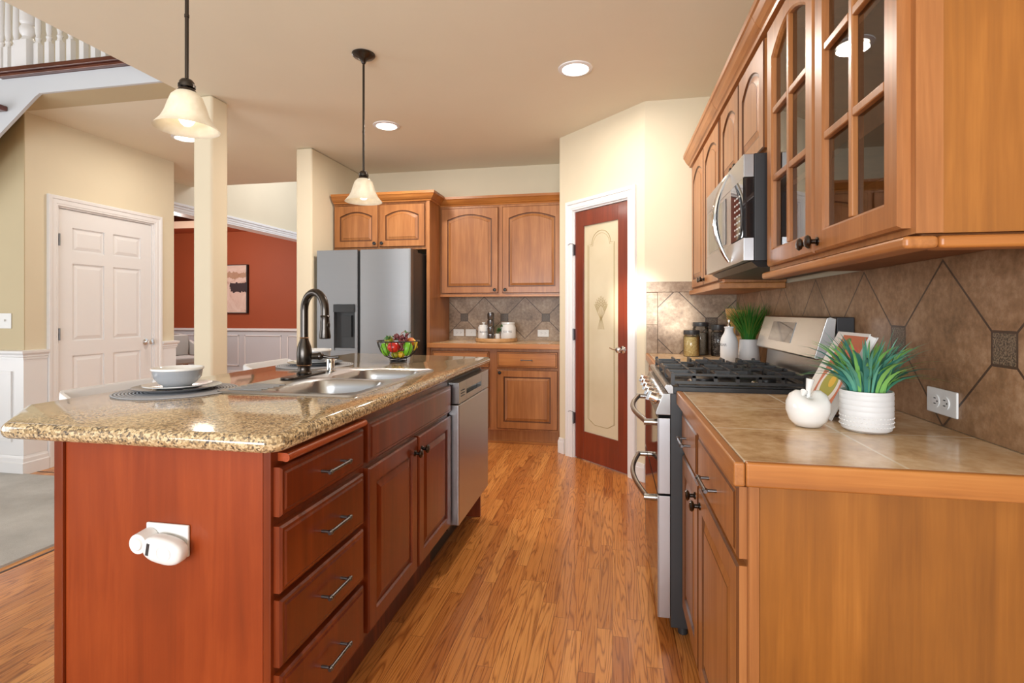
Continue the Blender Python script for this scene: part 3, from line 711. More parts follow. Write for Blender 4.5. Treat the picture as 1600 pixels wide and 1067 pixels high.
d = add_door('door', isl, (FX, 1.512, 0.205), UY, NX, 0.412, 0.515, M['cherry'], fw=0.052)
add_knob(d, (FX + 0.020, 1.895, 0.665), NX)
d = add_door('door', isl, (FX, 1.940, 0.205), UY, NX, 0.410, 0.515, M['cherry'], fw=0.052)
add_knob(d, (FX + 0.020, 1.968, 0.665), NX)
mb = MB(M['cherry_y']); mb.tube([(FX + 0.022, 1.085, 0.872), (FX + 0.022, 1.475, 0.872)], 0.0105, 12); mb.box(-1.2, FX + 0.020, 1.088, 1.472, 0.8625, 0.8815)
b = build('pull_out_board', mb, isl); b['label'] = 'orange-edged pull-out cutting board'

# granite top with rounded edge and the sink cut-out
GX1, GY0, GY1, GX0 = -0.728, 1.03, 3.10, -1.715
SK = (-1.335, -0.815, 1.545, 2.335)
outer = [(GX1, GY0 + 0.03), (GX1, GY1 - 0.02), (GX1 - 0.02, GY1), (GX0 + 0.03, GY1 + 0.13), (GX0, GY1 + 0.10), (GX0, 1.245), (-1.50, GY0 + 0.005), (-1.485, GY0), (GX1 - 0.03, GY0)]
mb = MB(M['granite']); bm = mb.bm
def gran(z0, z1, r=0.017):
    def off(poly, d):
        n = len(poly); out = []
        for i in range(n):
            p, q, s_ = Vector(poly[i - 1]), Vector(poly[i]), Vector(poly[(i + 1) % n])
            e1 = (q - p).normalized(); e2 = (s_ - q).normalized(); n1 = Vector((-e1.y, e1.x)); n2 = Vector((-e2.y, e2.x))
            m = (n1 + n2).normalized(); k = d / max(0.4, m.dot(n1)); out.append(q + m * k)
        return out
    loops = []
    hh = z1 - z0
    for k in range(9):
        a = -PI / 2 + PI * k / 8
        loops.append(([tuple(p) for p in off(outer, r * (1 - math.cos(a)))], z0 + hh / 2 + hh / 2 * math.sin(a)))
    V = [[mb.v((x, y, z)) for x, y in lp] for lp, z in loops]
    n = len(outer)
    for A, B in zip(V, V[1:]):
        for i in range(n): mb.f([A[i], A[(i + 1) % n], B[(i + 1) % n], B[i]], True)
    hole = [(SK[0] + .012, SK[2] + .012), (SK[1] - .012, SK[2] + .012), (SK[1] - .012, SK[3] - .012), (SK[0] + .012, SK[3] - .012)]
    for loop, z in ((V[-1], z1), (V[0], z0)):
        hv = [mb.v((x, y, z)) for x, y in hole]
        es = [bm.edges.get((loop[i], loop[(i + 1) % n])) for i in range(n)] + [bm.edges.new((hv[i], hv[(i + 1) % 4])) for i in range(4)]
        bmesh.ops.triangle_fill(bm, edges=es, use_beauty=True)
        if z == z1: top = hv
        else: bot = hv
    for i in range(4): mb.f([bot[i], bot[(i + 1) % 4], top[(i + 1) % 4], top[i]])
outer = outer  # counter-clockwise from the near right corner
gran(0.891, 0.933)
o = build('countertop', mb, base=(-1.22, 2.05, 0.891)); tag(o, 'speckled brown granite countertop with a rounded edge on the island', 'countertop')

# double sink
snk = thing('kitchen_sink', 'stainless double bowl drop-in sink in the granite island top', 'sink', (-1.07, 1.94, 0.933))
mb = MB(M['steel_sink'])
def rrect(x0, x1, y0, y1, r, z, N=6):
    pts = []
    for cx, cy, a0 in ((x1 - r, y0 + r, -PI / 2), (x1 - r, y1 - r, 0), (x0 + r, y1 - r, PI / 2), (x0 + r, y0 + r, PI)):
        for k in range(N + 1):
            a = a0 + PI / 2 * k / N; pts.append((cx + r * math.cos(a), cy + r * math.sin(a), z))
    return pts
x0, x1, y0, y1 = SK
zt = 0.9385
B = [(-1.165, -0.850, 1.588, 1.915), (-1.165, -0.850, 1.955, 2.292)]
A_ = [[mb.v(p) for p in rrect(x0, x1, y0, y1, 0.03, 0.9335)], [mb.v(p) for p in rrect(x0 + .004, x1 - .004, y0 + .004, y1 - .004, 0.028, zt + .0015)], [mb.v(p) for p in rrect(x0 + .012, x1 - .012, y0 + .012, y1 - .012, 0.024, zt - .001)]]
n = len(A_[0])
for P_, Q_ in zip(A_, A_[1:]):
    for i in range(n): mb.f([P_[i], P_[(i + 1) % n], Q_[(i + 1) % n], Q_[i]], True)
edges = [mb.bm.edges.get((A_[2][i], A_[2][(i + 1) % n])) for i in range(n)]
for (a, b, c, d) in B:
    L0 = [mb.v(p) for p in rrect(a, b, c, d, 0.075, zt - .001)]
    edges += [mb.bm.edges.new((L0[i], L0[(i + 1) % n])) for i in range(n)]
    prev = L0
    for ins, z in ((0.004, zt - 0.004), (0.010, zt - 0.03), (0.020, zt - 0.15), (0.030, zt - 0.165), (0.10, zt - 0.17)):
        cur = [mb.v(p) for p in rrect(a + ins, b - ins, c + ins, d - ins, max(0.02, 0.075 - ins * 0.5), z)]
        for i in range(n): mb.f([prev[i], prev[(i + 1) % n], cur[(i + 1) % n], cur[i]], True)
        prev = cur
    mb.f(prev)
bmesh.ops.triangle_fill(mb.bm, edges=edges, use_beauty=True)
build('basin', mb, snk)
mb = MB(M['steel_sink'])
for k in range(5): mb.tube([(-1.315, 1.60 + k * 0.032, zt), (-1.185, 1.60 + k * 0.032, zt)], 0.004, 8)
build('drain_ridges', mb, snk)
for (a, b, c, d) in B:
    mb = MB(M['chrome']); mb.lathe([(0.042, 0), (0.04, 0.004), (0.02, 0.002), (0.003, 0.002)], ((a + b) / 2, (c + d) / 2, zt - 0.1695), 24, cap=True); build('drain', mb, snk)
# faucet
fc = thing('faucet', 'tall oil-rubbed bronze gooseneck faucet beside the sink', 'faucet', (-1.275, 1.99, 0.9385))
mb = MB(M['bronze']); mb.prism([(-1.275 + 0.032 * math.cos(a) , 1.99 + (0.105 if math.sin(a) > 0 else -0.105) + 0.032 * math.sin(a)) for a in [2 * PI * (k + .5) / 24 for k in range(24)]], 0.9386, 0.947, 'z')
build('deck_plate', mb, fc, bevel=0.003)
mb = MB(M['bronze']); fb = (-1.275, 1.99, 0.947)
mb.lathe([(0.030, 0), (0.031, 0.006), (0.026, 0.012), (0.025, 0.035), (0.030, 0.042), (0.031, 0.09), (0.028, 0.115), (0.019, 0.14), (0.017, 0.15)], fb, 28, cap=True)
build('body', mb, fc)
for z, r in ((0.038, 0.0295), (0.152, 0.0185)): build('collar', MB(M['copper']).lathe([(r - 0.002, z - 0.003), (r + 0.0012, z), (r - 0.002, z + 0.003)], fb, 28), fc)
dirx, diry = 0.90, -0.43; reach = 0.148
pts = [(fb[0], fb[1], 1.095), (fb[0], fb[1], 1.20)]
R_ = reach / 2
for k in range(13):
    a = PI - PI * k / 12; pts.append((fb[0] + dirx * (R_ + R_ * math.cos(a)), fb[1] + diry * (R_ + R_ * math.cos(a)), 1.215 + R_ * math.sin(a)))
ex, ey = fb[0] + dirx * reach, fb[1] + diry * reach
pts.append((ex, ey, 1.19))
mb = MB(M['bronze']); mb.tube(pts, 0.0162, 16); build('spout', mb, fc)
mb = MB(M['bronze']); mb.lathe([(0.016, 0), (0.019, -0.004), (0.0165, -0.012), (0.0185, -0.03), (0.0185, -0.055), (0.023, -0.088), (0.021, -0.095), (0.010, -0.095)], (ex, ey, 1.195), 24, cap=True)
mb.ball((ex + 0.018, ey - 0.004, 1.155), 0.010, 12, (0.5, 1, 1.4)); build('spray_head', mb, fc)
mb = MB(M['bronze']); hx = Vector((0.80, 0.60, 0)); p = Vector((fb[0], fb[1], 1.02))
mb.cyl(p + hx * 0.02, p + hx * 0.06, 0.013, 0.015, 16); mb.ball(tuple(p + hx * 0.062), 0.017, 14)
mb.tube([tuple(p + hx * 0.066 + Vector((0, 0, 0.0))), tuple(p + hx * 0.085 + Vector((0.02, 0, -0.006))), tuple(p + hx * 0.10 + Vector((0.045, 0, -0.004)))], [0.008, 0.006, 0.007], 10)
build('lever', mb, fc)
mb = MB(M['chrome']); mb.lathe([(0.022, 0), (0.022, 0.006), (0.0175, 0.007), (0.0175, 0.055), (0.015, 0.06), (0.003, 0.061)], (-1.255, 2.165, 0.9386), 24, cap=True)
tag(build('air_gap', mb, base=(-1.255, 2.165, 0.9386)), 'small chrome air gap cap beside the faucet', 'air gap')

# dishwasher
dwr = thing('dishwasher', 'stainless dishwasher at the far end of the island', 'dishwasher', (-0.9, 2.66, 0.0))
mb = MB(M['black']); mb.box(-1.3, FX - 0.002, 2.366, 2.968, 0.17, 0.888); mb.box(-1.28, -0.86, 2.38, 2.955, 0.0, 0.17); build('body', mb, dwr)
mb = MB(M['steel']); mb.box(FX, -0.712, 2.370, 2.960, 0.195, 0.768); build('door', mb, dwr, bevel=0.006)
mb = MB(M['steel_y']); mb.box(FX, -0.712, 2.370, 2.50, 0.772, 0.873); mb.box(FX, -0.712, 2.80, 2.960, 0.772, 0.873); mb.box(FX, -0.712, 2.50, 2.80, 0.772, 0.802); mb.box(FX, -0.712, 2.50, 2.80, 0.826, 0.873); mb.box(FX, -0.745, 2.50, 2.80, 0.802, 0.826)
build('control_panel', mb, dwr, bevel=0.0015)
mb = MB(M['black']); mb.box(-0.744, -0.7405, 2.503, 2.797, 0.803, 0.825)
for k in range(3): mb.box(-0.7125, -0.7105, 2.405, 2.465, 0.802 + k * 0.013, 0.807 + k * 0.013)
build('vent', mb, dwr)

# alarm plugged into the outlet on the island end
al = thing('wall_outlet', 'white outlet plate on the red island end panel', 'outlet', (-1.04, 1.06, 0.67))
mb = MB(M['plastic']); mb.box(-1.092, -0.976, 1.054, 1.0615, 0.634, 0.708); build('cover_plate', mb, al, bevel=0.003)
al = thing('plug_in_alarm', 'white oval plug-in alarm hanging from the island outlet', 'alarm', (-1.03, 1.05, 0.655))
Rz = Matrix.Translation((-1.016, 1.028, 0.660)) @ Matrix.Rotation(math.radians(9), 4, 'Y') @ Matrix.Diagonal((0.94, 0.55, 0.80, 1))
mb = MB(M['plastic']); mb.M = Rz; rs = []
def oval(a, b, y, N=32, e=2.6):
    out = []
    for k in range(N):
        t = 2 * PI * k / N; cx, sx = math.cos(t), math.sin(t)
        out.append((a * math.copysign(abs(cx) ** (2 / e), cx), y, b * math.copysign(abs(sx) ** (2 / e), sx)))
    return out
for k_, y in ((0.90, 0.032), (0.985, 0.026), (1.0, 0.012), (1.0, -0.006), (0.95, -0.016), (0.84, -0.022), (0.6, -0.0245), (0.3, -0.025)): rs.append([mb.v(p) for p in oval(0.056 * k_, 0.037 * k_, y)])
mb.rings(rs); build('case', mb, al)
mb = MB(M['dark_grey']); mb.M = Rz; mb.box(-0.037, -0.029, -0.0262, -0.018, -0.018, 0.016); build('display', mb, al)
mb = MB(M['plastic']); mb.M = Rz; mb.lathe([(0.0205, 0), (0.0205, 0.003), (0.0185, 0.0032), (0.018, 0.001), (0.002, 0.001)], (0.012, -0.0235, 0.0), 28, (0, -1, 0), cap=True); build('test_button', mb, al)
mb = MB(M['lens']); mb.M = Rz; mb.ball((-0.019, -0.0235, -0.022), 0.0028, 10); build('indicator_light', mb, al)
mb = MB(M['plastic']); mb.cyl((-1.078, 1.053, 0.672), (-1.078, 1.018, 0.672), 0.026, 0.023, 24); mb.cyl((-1.078, 1.0185, 0.672), (-1.078, 1.014, 0.672), 0.015, 0.013, 20)
mb.box(-1.09, -1.03, 1.046, 1.053, 0.65, 0.685); build('plug', mb, al, bevel=0.001)

# ============================================================ BACK WALL CABINETS
NB = (0, -1, 0); UX = (1, 0, 0)
def crown(mb, prof, path):
    """profile (out, z) swept along a plan path of (point, outward miter vector)"""
    rs = [[mb.v((p[0] + m[0] * o_, p[1] + m[1] * o_, z)) for o_, z in prof] for p, m in path]
    for A, B in zip(rs, rs[1:]):
        n = len(prof)
        for i in range(n): mb.f([A[i], A[(i + 1) % n], B[(i + 1) % n], B[i]])
    mb.f(rs[0][::-1]); mb.f(rs[-1])
CP = [(0.0, 0), (0.006, 0), (0.010, 0.010), (0.014, 0.014), (0.022, 0.018), (0.038, 0.036), (0.050, 0.056), (0.058, 0.062), (0.058, 0.085), (0.0, 0.085)]
cab = thing('fridge_cabinet', 'honey maple cabinet over and down the right side of the refrigerator', 'cabinet', (-2.19, 4.95, 1.80))
mb = MB(M['maple']); mb.box(-2.665, -1.716, 4.665, 5.245, 1.80, 2.262); build('body', mb, cab)
for i, x in enumerate((-2.655, -2.185)):
    d = add_door('door', cab, (x, 4.665, 1.825), UX, NB, 0.455, 0.405, M['maple'], arch=0.045, fw=0.06)
    add_knob(d, (x + (0.425 if i == 0 else 0.03), 4.645, 1.86), NB, mat='black')
mb = MB(M['maple_x']); crown(mb, [(a if a else -0.019 , 2.250 + b) for a, b in CP], [((-2.660, 4.645), (0, -1)), ((-1.675, 4.645), (1, -1)), ((-1.675, 4.885), (1, 0))])
build('crown_moulding', mb, cab)
build('side_panel', MB(M['maple']).box(-1.712, -1.680, 4.645, 5.245, 0.0, 2.262), cab, bevel=0.002)

cab = thing('wall_cabinet', 'maple wall cabinet with two arched doors over the back counter', 'cabinet', (-1.06, 5.1, 1.36))
mb = MB(M['maple']); mb.box(-1.679, -0.447, 4.945, 5.245, 1.372, 2.262); mb.use(M['maple_x']); mb.box(-1.679, -0.447, 4.935, 4.965, 1.355, 1.375); build('body', mb, cab, bevel=0.0015)
for i, x in enumerate((-1.662, -1.045)):
    d = add_door('door', cab, (x, 4.945, 1.388), UX, NB, 0.575, 0.835, M['maple'], arch=0.05, fw=0.062)
    add_knob(d, (x + (0.545 if i == 0 else 0.03), 4.925, 1.42), NB, mat='black')
mb = MB(M['maple_x']); crown(mb, [(a, 2.245 + b) for a, b in CP], [((-1.679, 4.945), (0, -1)), ((-0.447, 4.945), (0, -1))])
build('crown_moulding', mb, cab)
cab = thing('base_cabinet', 'maple base cabinet with drawers under the back counter', 'cabinet', (-1.06, 4.95, 0))
mb = MB(M['maple']); mb.box(-1.679, -0.449, 4.66, 5.245, 0.125, 0.878); mb.box(-1.679, -0.449, 4.70, 5.24, 0, 0.125); mb.use(M['maple_x']); mb.box(-1.679, -0.449, 4.688, 4.70, 0, 0.022); build('body', mb, cab, bevel=0.0015)
for i, (x, wd) in enumerate(((-1.655, 0.545), (-1.035, 0.555))):
    d = add_door('drawer', cab, (x, 4.66, 0.70), UX, NB, wd, 0.145, M['maple_x'], flat=True)
    add_pull(d, (x + wd / 2, 4.638, 0.772), UX, NB, 0.11)
    d = add_door('door', cab, (x, 4.66, 0.145), UX, NB, wd, 0.535, M['maple'], fw=0.062)
    add_knob(d, (x + (wd - 0.03 if i == 0 else 0.03), 4.64, 0.655), NB, mat='black')
ct = thing('back_countertop', 'tan tiled back counter with a maple front edge', 'countertop', (-1.08, 4.93, 0.88))
build('tile_top', MB(M['counter_b']).box(-1.678, -0.447, 4.645, 5.238, 0.879, 0.915), ct)
build('wood_edge', MB(M['maple_x']).box(-1.700, -0.447, 4.618, 4.644, 0.872, 0.917), ct, bevel=0.005)
tag(build('tile_backsplash', MB(M['splash_back']).box(-1.678, -0.446, 5.239, 5.2495, 0.916, 1.371), base=(-1.06, 5.245, 0.916)), 'slate diamond tile backsplash behind the tray', 'backsplash')

# wall outlets on the tiles
def outlet(name, o, u, n, w_, h_, label, kind='duplex', cat='outlet', grp=None):
    t = thing(name, label, cat, o, grp); mb = MB(M['plastic']); mb.M = frame(o, u, n)
    mb.box(-w_ / 2, w_ / 2, -0.006, 0, -h_ / 2, h_ / 2); build('cover_plate', mb, t, bevel=0.003)
    mb = MB(M['plastic']); mb.M = frame(o, u, n)
    if kind == 'duplex':
        for sx in (-1, 1): mb.cyl((sx * 0.02, -0.006, 0), (sx * 0.02, -0.0085, 0), 0.0165, seg=20)
        mb.use(M['black'])
        for sx in (-1, 1):
            for sz in (-1, 1): mb.box(sx * 0.02 - 0.005, sx * 0.02 + 0.003, -0.0092, -0.008, sz * 0.007 - 0.0012, sz * 0.007 + 0.0012)
            mb.cyl((sx * 0.02 + 0.009, -0.0092, 0), (sx * 0.02 + 0.009, -0.008, 0), 0.0022, seg=8)
        build('socket', mb, t)
    else:
        mb.box(-0.006, 0.006, -0.016, -0.005, -0.004, 0.012); build('toggle', mb, t, bevel=0.001)
    return t
outlet('wall_outlet', (-1.575, 5.238, 0.990), UX, NB, 0.115, 0.072, 'white double outlet left of the wooden tray on the back tiles')
t = outlet('light_switch', (-1.445, 5.238, 0.990), UX, NB, 0.112, 0.072, 'white switch plate between the left outlet and the tray', 'switch', 'light switch')
outlet('wall_outlet', (-0.687, 5.238, 0.990), UX, NB, 0.115, 0.072, 'white double outlet right of the wooden tray on the back tiles')
outlet('wall_outlet', (0.834, 1.522, 0.978), (0, -1, 0), (-1, 0, 0), 0.125, 0.066, 'white double outlet on the brown tiles behind the potted plant')
outlet('light_switch', (-4.47, 3.12, 1.14), UX, NB, 0.115, 0.115, 'white light switch on the tan wall at the left edge', 'switch', 'light switch')

# refrigerator
fr = thing('refrigerator', 'stainless side-by-side refrigerator with an ice dispenser', 'refrigerator', (-2.19, 4.75, 0))
mb = MB(M['dark_grey']); mb.box(-2.635, -1.735, 4.385, 5.20, 0.02, 1.745); mb.box(-2.6, -1.77, 4.42, 5.1, 0, 0.02); mb.box(-1.80, -1.74, 4.36, 4.50, 1.745, 1.768); mb.box(-2.63, -2.57, 4.36, 4.50, 1.745, 1.768); build('body', mb, fr, bevel=0.003)
xm = -2.228
mb = MB(M['steel_fridge'])
# freezer door with dispenser recess
dx0, dx1, dz0, dz1 = -2.47, -2.265, 0.86, 1.275
X0, X1 = -2.637, xm - 0.012
mb.box(X0, dx0, 4.315, 4.38, 0.05, 1.763); mb.box(dx1, X1, 4.315, 4.38, 0.05, 1.763); mb.box(dx0, dx1, 4.315, 4.38, 0.05, dz0); mb.box(dx0, dx1, 4.315, 4.38, dz1, 1.763)
build('freezer_door', mb, fr)
mb = MB(M['dark_grey']); mb.box(dx0, dx1, 4.37, 4.38, dz0, dz1); mb.use(M['black']); mb.box(dx0 + 0.002, dx1 - 0.002, 4.30, 4.37, dz1 - 0.07, dz1 - 0.002); mb.box(dx0 + 0.06, dx1 - 0.05, 4.345, 4.37, dz0 + 0.12, dz1 - 0.10)
mb.use(M['steel_fridge']); mb.box(dx0, dx1, 4.325, 4.37, dz0, dz0 + 0.02)
build('dispenser', mb, fr)
mb = MB(M['steel_fridge'])
prof = [(xm + 0.012, 4.38), (xm + 0.012, 4.318), (xm + 0.03, 4.312), (-2.0, 4.309), (-1.76, 4.313), (-1.738, 4.325), (-1.735, 4.38)]
mb.prism(prof, 0.05, 1.763, 'z'); build('refrigerator_door', mb, fr, bevel=0.002)
mb = MB(M['black']); mb.box(xm - 0.011, xm + 0.011, 4.34, 4.385, 0.05, 1.75); build('door_gap', mb, fr)

# ============================================================ RIGHT WALL CABINETS
NR = (-1, 0, 0); UR = (0, -1, 0)
def rdoor(name, p, y1, z0, w, h, fx, mat=None, **k):   # y1: far end of the front
    return add_door(name, p, (fx, y1, z0), UR, NR, w, h, mat or M['maple'], **k)
cab = thing('base_cabinet', 'near maple base cabinet with an orange veneer end, right foreground', 'cabinet', (0.55, 1.57, 0))
FB = 0.272
mb = MB(M['maple']); mb.box(FB, FB + 0.02, 1.135, 2.005, 0.10, 0.87); mb.box(0.34, 0.83, 1.16, 2.0, 0, 0.10); mb.box(FB + .02, 0.83, 1.985, 2.005, 0.1, 0.87); build('body', mb, cab)
mb = MB(M['maple_end']); mb.box(FB + 0.022, 0.843, 1.135, 1.155, 0.0, 0.87); mb.use(M['maple']); mb.box(FB + 0.001, FB + 0.021, 1.132, 1.1345, 0.0, 0.87); build('end_panel', mb, cab, bevel=0.001)
d = rdoor('drawer', cab, 1.632, 0.70, 0.487, 0.148, FB, flat=True); add_pull(d, (FB - 0.022, 1.392, 0.772), UY, NR, 0.12)
d = rdoor('drawer', cab, 1.998, 0.70, 0.345, 0.148, FB, flat=True); add_pull(d, (FB - 0.022, 1.825, 0.772), UY, NR, 0.12)
d = rdoor('door', cab, 1.632, 0.125, 0.487, 0.560, FB, fw=0.06); add_knob(d, (FB - 0.02, 1.600, 0.64), NR)
d = rdoor('door', cab, 1.998, 0.125, 0.345, 0.560, FB, fw=0.06); add_knob(d, (FB - 0.02, 1.690, 0.64), NR)
cab = thing('base_cabinet', 'maple base cabinet in the corner beyond the range', 'cabinet', (0.55, 3.28, 0))
mb = MB(M['maple']); mb.box(FB, 0.84, 2.785, 3.795, 0.10, 0.87); mb.box(0.34, 0.84, 2.785, 3.795, 0, 0.10); build('body', mb, cab)
for y in (3.28, 3.775):
    d = rdoor('drawer', cab, y, 0.70, 0.47, 0.148, FB, flat=True); add_pull(d, (FB - 0.022, y - 0.235, 0.772), UY, NR, 0.12)
    rdoor('door', cab, y, 0.125, 0.47, 0.56, FB, fw=0.06)
for (y0, y1, lab, near) in ((1.098, 2.006, 'tan tiled counter with maple edge, right foreground', 1), (2.782, 3.80, 'tan tiled counter in the corner beyond the range', 0)):
    ct = thing('side_countertop', lab, 'countertop', (0.55, (y0 + y1) / 2, 0.872))
    build('tile_top', MB(M['counter_r']).box(0.2545, 0.833, y0, y1, 0.873, 0.915), ct)
    mb = MB(M['maple_y']); mb.box(0.232, 0.254, y0 - 0.019 if near else y0, y1, 0.868, 0.9165)
    build('wood_edge', mb, ct, bevel=0.005)
    if near: build('wood_edge', MB(M['maple_x']).box(0.2545, 0.844, 1.079, 1.0975, 0.868, 0.9165), ct, bevel=0.005)
tag(build('tile_backsplash', MB(M['splash_right']).box(0.834, 0.8445, 0.9, 3.79, 0.916, 1.3485), base=(0.84, 2.4, 0.916)), 'brown slate diamond tile backsplash along the range wall', 'backsplash')
mb = MB(M['splash_end']); mb.box(0.314, 0.833, 3.793, 3.8045, 0.916, 1.345)
mb.use(M['stone'])
for a, b in ((0.916, 1.115), (1.119, 1.342)): mb.box(0.237, 0.310, 3.792, 3.8045, a, b)
mb.hexa([(0.237, 3.792, 1.346), (0.314, 3.792, 1.346), (0.314, 3.8045, 1.346), (0.237, 3.8045, 1.346), (0.237, 3.792, 1.415), (0.237, 3.792, 1.415), (0.237, 3.8045, 1.415), (0.237, 3.8045, 1.415)]) if False else None
mb.box(0.237, 0.545, 3.792, 3.8045, 1.349, 1.418); mb.box(0.549, 0.833, 3.792, 3.8045, 1.349, 1.418)
mb.use(NT('grout').set(lin(96, 74, 58), 0.8)); mb.box(0.236, 0.834, 3.797, 3.8048, 0.916, 1.419)
tag(build('tile_backsplash', mb, base=(0.54, 3.8, 0.916)), 'sunlit slate diamond tile panel with border beside the pantry door', 'backsplash')

# upper cabinets
FU = 0.552
ZB, ZT = 1.355, 2.222
def side_crown(c, y0, y1, near):
    mb = MB(M['maple_y']); P = [(0.0 if i in (0, len(CP) - 1) else a * 0.8 + 0.02, ZT - 0.012 + b) for i, (a, b) in enumerate(CP)]
    path = [((0.84, y0 + 0.004), (0, -1)), ((FU, y0 + 0.004), (-1, -1))] if near else [((FU, y0), (-1, 0))]
    crown(mb, P, path + [((FU, y1), (-1, 0))]); build('crown_moulding', mb, c)
gc = thing('glass_cabinet', 'maple wall cabinet with two mullioned glass doors, right foreground', 'cabinet', (0.69, 1.55, ZB))
y0, y1 = 1.092, 2.0
mb = MB(M['maple']); mb.box(FU, FU + 0.018, y0, y0 + 0.04, ZB, ZT); mb.box(FU, FU + 0.018, y1 - 0.02, y1, ZB, ZT); mb.box(FU, FU + 0.018, y0 + 0.04, y1 - 0.02, ZB, ZB + 0.03); mb.box(FU, FU + 0.018, y0 + 0.04, y1 - 0.02, ZT - 0.04, ZT)
mb.box(FU + 0.018, 0.843, y1 - 0.018, y1, ZB, ZT); mb.box(FU + 0.018, 0.843, y0 + 0.018, y1 - 0.018, ZT - 0.018, ZT); build('body', mb, gc)
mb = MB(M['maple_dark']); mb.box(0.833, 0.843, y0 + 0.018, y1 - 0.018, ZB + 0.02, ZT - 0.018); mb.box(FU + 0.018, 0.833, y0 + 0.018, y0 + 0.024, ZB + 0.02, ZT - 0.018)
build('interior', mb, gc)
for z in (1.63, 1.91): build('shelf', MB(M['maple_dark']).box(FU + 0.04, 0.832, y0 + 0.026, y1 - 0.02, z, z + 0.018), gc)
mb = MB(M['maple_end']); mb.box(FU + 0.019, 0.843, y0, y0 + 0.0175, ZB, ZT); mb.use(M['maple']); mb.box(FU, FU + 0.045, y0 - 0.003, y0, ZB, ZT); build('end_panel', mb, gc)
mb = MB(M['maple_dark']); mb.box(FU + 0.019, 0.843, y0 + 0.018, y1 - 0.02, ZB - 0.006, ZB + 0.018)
mb.use(M['maple_y']); mb.box(FU - 0.028, FU + 0.03, y0 - 0.02, y1, ZB - 0.030, ZB - 0.0065); mb.use(M['maple_x']); mb.box(FU + 0.03, 0.843, y0 - 0.02, y0 + 0.03, ZB - 0.030, ZB - 0.0065)
build('light_rail', mb, gc, bevel=0.008, seg=3)
def glass_door(far, w, h, knob_u):
    mb = MB(M['maple']); mb.M = frame((FU, far, ZB + 0.012), UR, NR); fw = 0.052; t = 0.021; ar = 0.06
    lo = [door_loop(w, h, fw + 0.008, 0, ar), door_loop(w, h, 0, 0, 0), door_loop(w, h, 0, -t + 0.006, 0), door_loop(w, h, 0.006, -t, 0), door_loop(w, h, fw, -t, ar), door_loop(w, h, fw + 0.006, -t + 0.005, ar), door_loop(w, h, fw + 0.008, 0, ar)]
    V = mb.loft_loops(lo, fill=False)
    o = build('door', mb, gc)
    mb = MB(M['maple']); mb.M = frame((FU, far, ZB + 0.012), UR, NR); a = fw + 0.007
    mb.box(w / 2 - 0.010, w / 2 + 0.010, -t + 0.002, -0.004, a, h - a + 0.006)
    for z in (a + (h - 2 * a) * 0.335, a + (h - 2 * a) * 0.66): mb.box(a, w / 2 - 0.010, -t + 0.002, -0.004, z - 0.010, z + 0.010); mb.box(w / 2 + 0.010, w - a, -t + 0.002, -0.004, z - 0.010, z + 0.010)
    build('mullions', mb, o, bevel=0.003)
    mb = MB(M['glass']); mb.M = frame((FU, far, ZB + 0.012), UR, NR); lp = [mb.v(p) for p in door_loop(w, h, a - 0.002, -0.006, ar)]; mb.f(lp); build('glass_pane', mb, o)
    add_knob(o, (FU - t, far - knob_u, ZB + 0.04), NR, 1.05)
glass_door(1.962, 0.425, ZT - ZB - 0.045, 0.40)
glass_door(1.526, 0.420, ZT - ZB - 0.045, 0.025)
side_crown(gc, y0, y1, True)

mc = thing('wall_cabinet', 'short maple wall cabinet above the microwave', 'cabinet', (0.69, 2.38, 1.79))
mb = MB(M['maple']); mb.box(FU, 0.843, 2.002, 2.772, 1.785, ZT); build('body', mb, mc)
for i, yf_ in enumerate((2.765, 2.380)):
    d = rdoor('door', mc, yf_, 1.80, 0.372, ZT - 1.80 - 0.03, FU, arch=0.05); add_knob(d, (FU - 0.02, yf_ - (0.345 if i == 0 else 0.027), 1.825), NR, 0.9)
side_crown(mc, 2.002, 2.772, False)
fcab = thing('wall_cabinet', 'tall maple wall cabinet between the microwave and the pantry wall', 'cabinet', (0.69, 3.28, ZB))
mb = MB(M['maple']); mb.box(FU, 0.843, 2.774, 3.795, ZB, ZT); mb.use(M['maple_y']); mb.box(FU - 0.028, 0.833, 2.754, 3.79, ZB - 0.030, ZB - 0.0008); build('body', mb, fcab, bevel=0.004)
for i, yf_ in enumerate((3.72, 3.262)):
    d = rdoor('door', fcab, yf_, ZB + 0.012, 0.445, ZT - ZB - 0.045, FU, arch=0.05); add_knob(d, (FU - 0.02, yf_ - (0.415 if i == 0 else 0.03), ZB + 0.045), NR)
side_crown(fcab, 2.774, 3.795, False)

# microwave
mw = thing('microwave', 'stainless over-the-range microwave with a bowed handle', 'microwave', (0.65, 2.38, 1.39))
MX = 0.464
mb = MB(M['black_matte']); mb.box(MX + 0.037, 0.832, 2.003, 2.755, 1.392, 1.780); build('body', mb, mw, bevel=0.003)
mb = MB(M['dark_grey']); mb.hexa([(0.52, 2.03, 1.372), (0.80, 2.03, 1.362), (0.80, 2.74, 1.362), (0.52, 2.74, 1.372), (0.49, 2.005, 1.391), (0.83, 2.005, 1.391), (0.83, 2.75, 1.391), (0.49, 2.75, 1.391)])
build('vent_hood', mb, mw)
mb = MB(M['amber']); mb.box(0.60, 0.72, 2.04, 2.14, 1.360, 1.3655); build('lamp_lens', mb, mw)
mb = MB(M['steel']); mb.box(MX, MX + 0.036, 2.003, 2.752, 1.640 + 0.055, 1.778); mb.box(MX, MX + 0.036, 2.003, 2.752, 1.394, 1.477)
mb.box(MX + 0.001, MX + 0.036, 2.20, 2.752, 1.4775, 1.6945)
build('door', mb, mw, bevel=0.002)
mb = MB(M['black_glass']); mb.box(MX - 0.0015, MX + 0.036, 2.004, 2.20, 1.479, 1.693)
build('control_panel', mb, mw)
mb = MB(M['plastic'])
